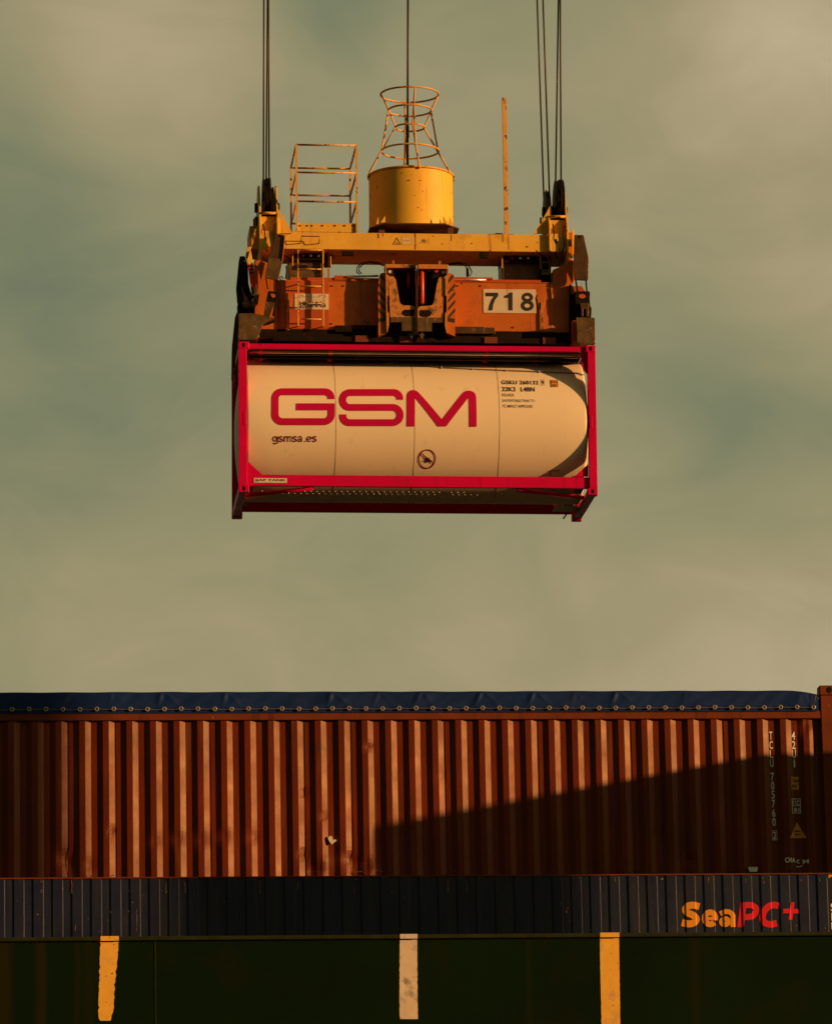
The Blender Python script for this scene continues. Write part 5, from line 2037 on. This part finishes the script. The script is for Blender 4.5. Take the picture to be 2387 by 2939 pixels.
for k in range(3):
    plate('band_hole', (g5(306 + 6 * k, 700 + 58 * k), g5(375 + 10 * k, 706 + 55 * k), g5(376 + 10 * k, 726 + 55 * k), g5(310 + 6 * k, 724 + 58 * k)), 0.393, 'black', 0.004, ar, 0)
plate('arm_foot', (g5(350, 1062), g5(443, 1037), g5(485, 1200), g5(465, 1350), g5(430, 1340), g5(365, 1400), g5(345, 1380), g5(395, 1240), g5(370, 1160)), 0.42, 'guide', 0.06, ar)
x, z = H(g5(280, 1350), 0.5)
mb = MB()
mb.lathe([(0.065, 0), (0.07, 0.02), (0.07, 0.2)], (x, 0.46, z), 'y', 24)
mb.build('pivot_boss', M['guide'], spd)
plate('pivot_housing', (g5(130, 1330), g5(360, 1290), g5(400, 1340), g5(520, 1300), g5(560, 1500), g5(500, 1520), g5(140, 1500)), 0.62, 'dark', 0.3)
plate('corner_guide', (g5(150, 1500), g5(320, 1495), g5(460, 1508), g5(600, 1540), g5(742, 1578), g5(700, 1605), g5(610, 1640), g5(550, 1680), g5(525, 1740),
                       g5(490, 1830), g5(440, 1935), g5(150, 1940)), 0.06, 'olive', 0.08)
plate('guide_scuff', (g5(745, 1585), g5(748, 1640), g5(640, 1680), g5(560, 1700), g5(545, 1690), g5(640, 1630)), 0.14, 'dark', 0.05)
plate('lock_housing', (g5(150, 1945), g5(440, 1940), g5(430, 1985), g5(160, 1985)), 0.06, 'dark', 0.2)
# flipper hanging down past the left end of the tank
m_ = MB()
pts_ = [H(q, 1.5) for q in (g5(150, 1460), g5(115, 1480), g5(85, 1560), g5(60, 1800), g5(45, 1950), g5(38, 2000), g5(32, 2140), c4(76, 470), c4(88, 440), c4(132, 215), g5(150, 1900))]
m_.prism(pts_, 1.50, 1.60)
m_.build('hanging_guide', M['guide'], spd, bevel=0.006)

# right: raised flipper, linkage and corner box
fr = plate('raised_guide', (g6(620, 200), g6(640, 196), g6(760, 196), g6(780, 215), g6(858, 580), g6(850, 935), g6(835, 950), g6(625, 940), g6(612, 760)), 0.27, 'guide', 0.05)
cx_, cz_ = H(g6(708, 235), 0.27)
mb = MB()
mb.flat([(cx_ + 0.02 * math.cos(a * math.pi / 8), cz_ + 0.02 * math.sin(a * math.pi / 8)) for a in range(16)], 0.265)
mb.build('pin_hole', M['black'], fr)
plate('linkage_rod', (g6(632, 945), g6(660, 948), g6(690, 1140), g6(662, 1140)), 0.26, 'dark')
plate('linkage_rod', (g6(800, 948), g6(826, 948), g6(842, 1140), g6(818, 1140)), 0.26, 'dark')
plate('linkage_wire', (g6(742, 945), g6(746, 945), g6(746, 1050), g6(742, 1050)), 0.26, 'dark', 0.01)
plate('orange_lug', (g6(575, 1075), g6(600, 1045), g6(745, 1045), g6(810, 1140), g6(750, 1145), g6(640, 1150), g6(625, 1195)), 0.44, 'orange_red', 0.04)
plate('linkage_block', (g6(636, 1130), g6(870, 1130), g6(882, 1165), g6(876, 1240), g6(884, 1370), g6(908, 1420), g6(900, 1560), g6(740, 1560), g6(730, 1340), g6(650, 1390), g6(636, 1240)), 0.26, 'dark', 0.14)
cx_, cz_ = H(g6(752, 1215), 0.25)
mb = MB()
mb.flat([(cx_ + 0.060 * math.cos(a * math.pi / 10), cz_ + 0.038 * math.sin(a * math.pi / 10)) for a in range(20)], 0.252)
mb.build('linkage_disc', mat('bright_orange_disc', (0.55, 0.10, 0.012), 0.5), spd)
plate('motor_cover', (g6(705, 1325), g6(858, 1325), g6(862, 1555), g6(815, 1555), g6(815, 1430), g6(770, 1430), g6(770, 1550), g6(735, 1550), g6(730, 1400)), 0.23, 'guide', 0.03)
plate('corner_guide', (g6(655, 1565), g6(955, 1568), g6(965, 1600), g6(968, 2000), g6(955, 2010), g6(700, 2002), g6(665, 1970)), 0.06, 'olive', 0.09)
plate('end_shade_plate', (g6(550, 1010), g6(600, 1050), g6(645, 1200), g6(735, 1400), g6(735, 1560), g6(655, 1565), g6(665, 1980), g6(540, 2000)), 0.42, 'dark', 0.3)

# ------------------------------------------------------------------ hoist ropes and cable
def rope(name, label, a, b, y0, r, grp='hoist ropes', cat='rope', kz=1.55):
    xa, za = H(a, y0)
    xb, zb = H(b, y0)       # b is the lower end
    dx, dz = xa - xb, za - zb
    top = (xb + dx * kz, y0, zb + dz * kz)
    o_ = thing(name, label, cat, HANG, (xb, y0, zb), grp)
    bpy.data.objects.remove(o_)
    m_ = MB()
    m_.tube([(xb, y0, zb), top], r, 8)
    ob_ = m_.build(name, M['rope'])
    ob_.matrix_world = Matrix.Translation(HANG.o) @ HANG.r.to_4x4()
    ob_['label'] = label
    ob_['category'] = cat
    if grp:
        ob_['group'] = grp
    return ob_


rope('hoist_rope', 'leftmost black hoist rope above the left sheaves', rA(192, 0), rA(187, 2010), 0.58, 0.0150)
rope('hoist_rope', 'black hoist rope in the middle of the three above the left sheaves', rA(227, 0), rA(212, 2010), 0.90, 0.0150)
rope('hoist_rope', 'rightmost of the three black hoist ropes above the left sheaves', rA(236, 0), rA(243, 2010), 0.60, 0.0150)
rope('hoist_rope', 'leftmost of the four slanting black hoist ropes above the right sheaves', rB(136, 0), rB(202, 1960), 1.32, 0.0150)
rope('hoist_rope', 'second hoist rope from the left above the right sheaves, leaning towards the inner cheek plate', rB(192, 0), rB(258, 1990), 0.75, 0.0150)
rope('hoist_rope', 'third hoist rope from the left above the right sheaves, spreading upwards towards its neighbour', rB(340, 0), rB(309, 1990), 0.58, 0.0150)
rope('hoist_rope', 'rightmost vertical black hoist rope above the right sheaves', rB(357, 0), rB(366, 1990), 0.56, 0.0150)
cab = rope('power_cable', 'single dark cable dropping through the rod basket into the yellow drum', c3(729, -855), c3(722, 1180), DY, 0.019, None, 'cable')
mb = MB()
for (yy0, yy1, rr_) in ((690, 830, 0.030), (830, 1180, 0.024)):
    a0, a1 = H(c3(722, yy0), DY), H(c3(724, yy1), DY)
    mb.rod((a1[0], DY, a1[1]), (a0[0], DY, a0[1]), rr_)
sl = mb.build('cable_grip', M['dark'])
sl.parent = cab

for o_ in bpy.data.objects:
    if '_base' in o_:
        del o_['_base']
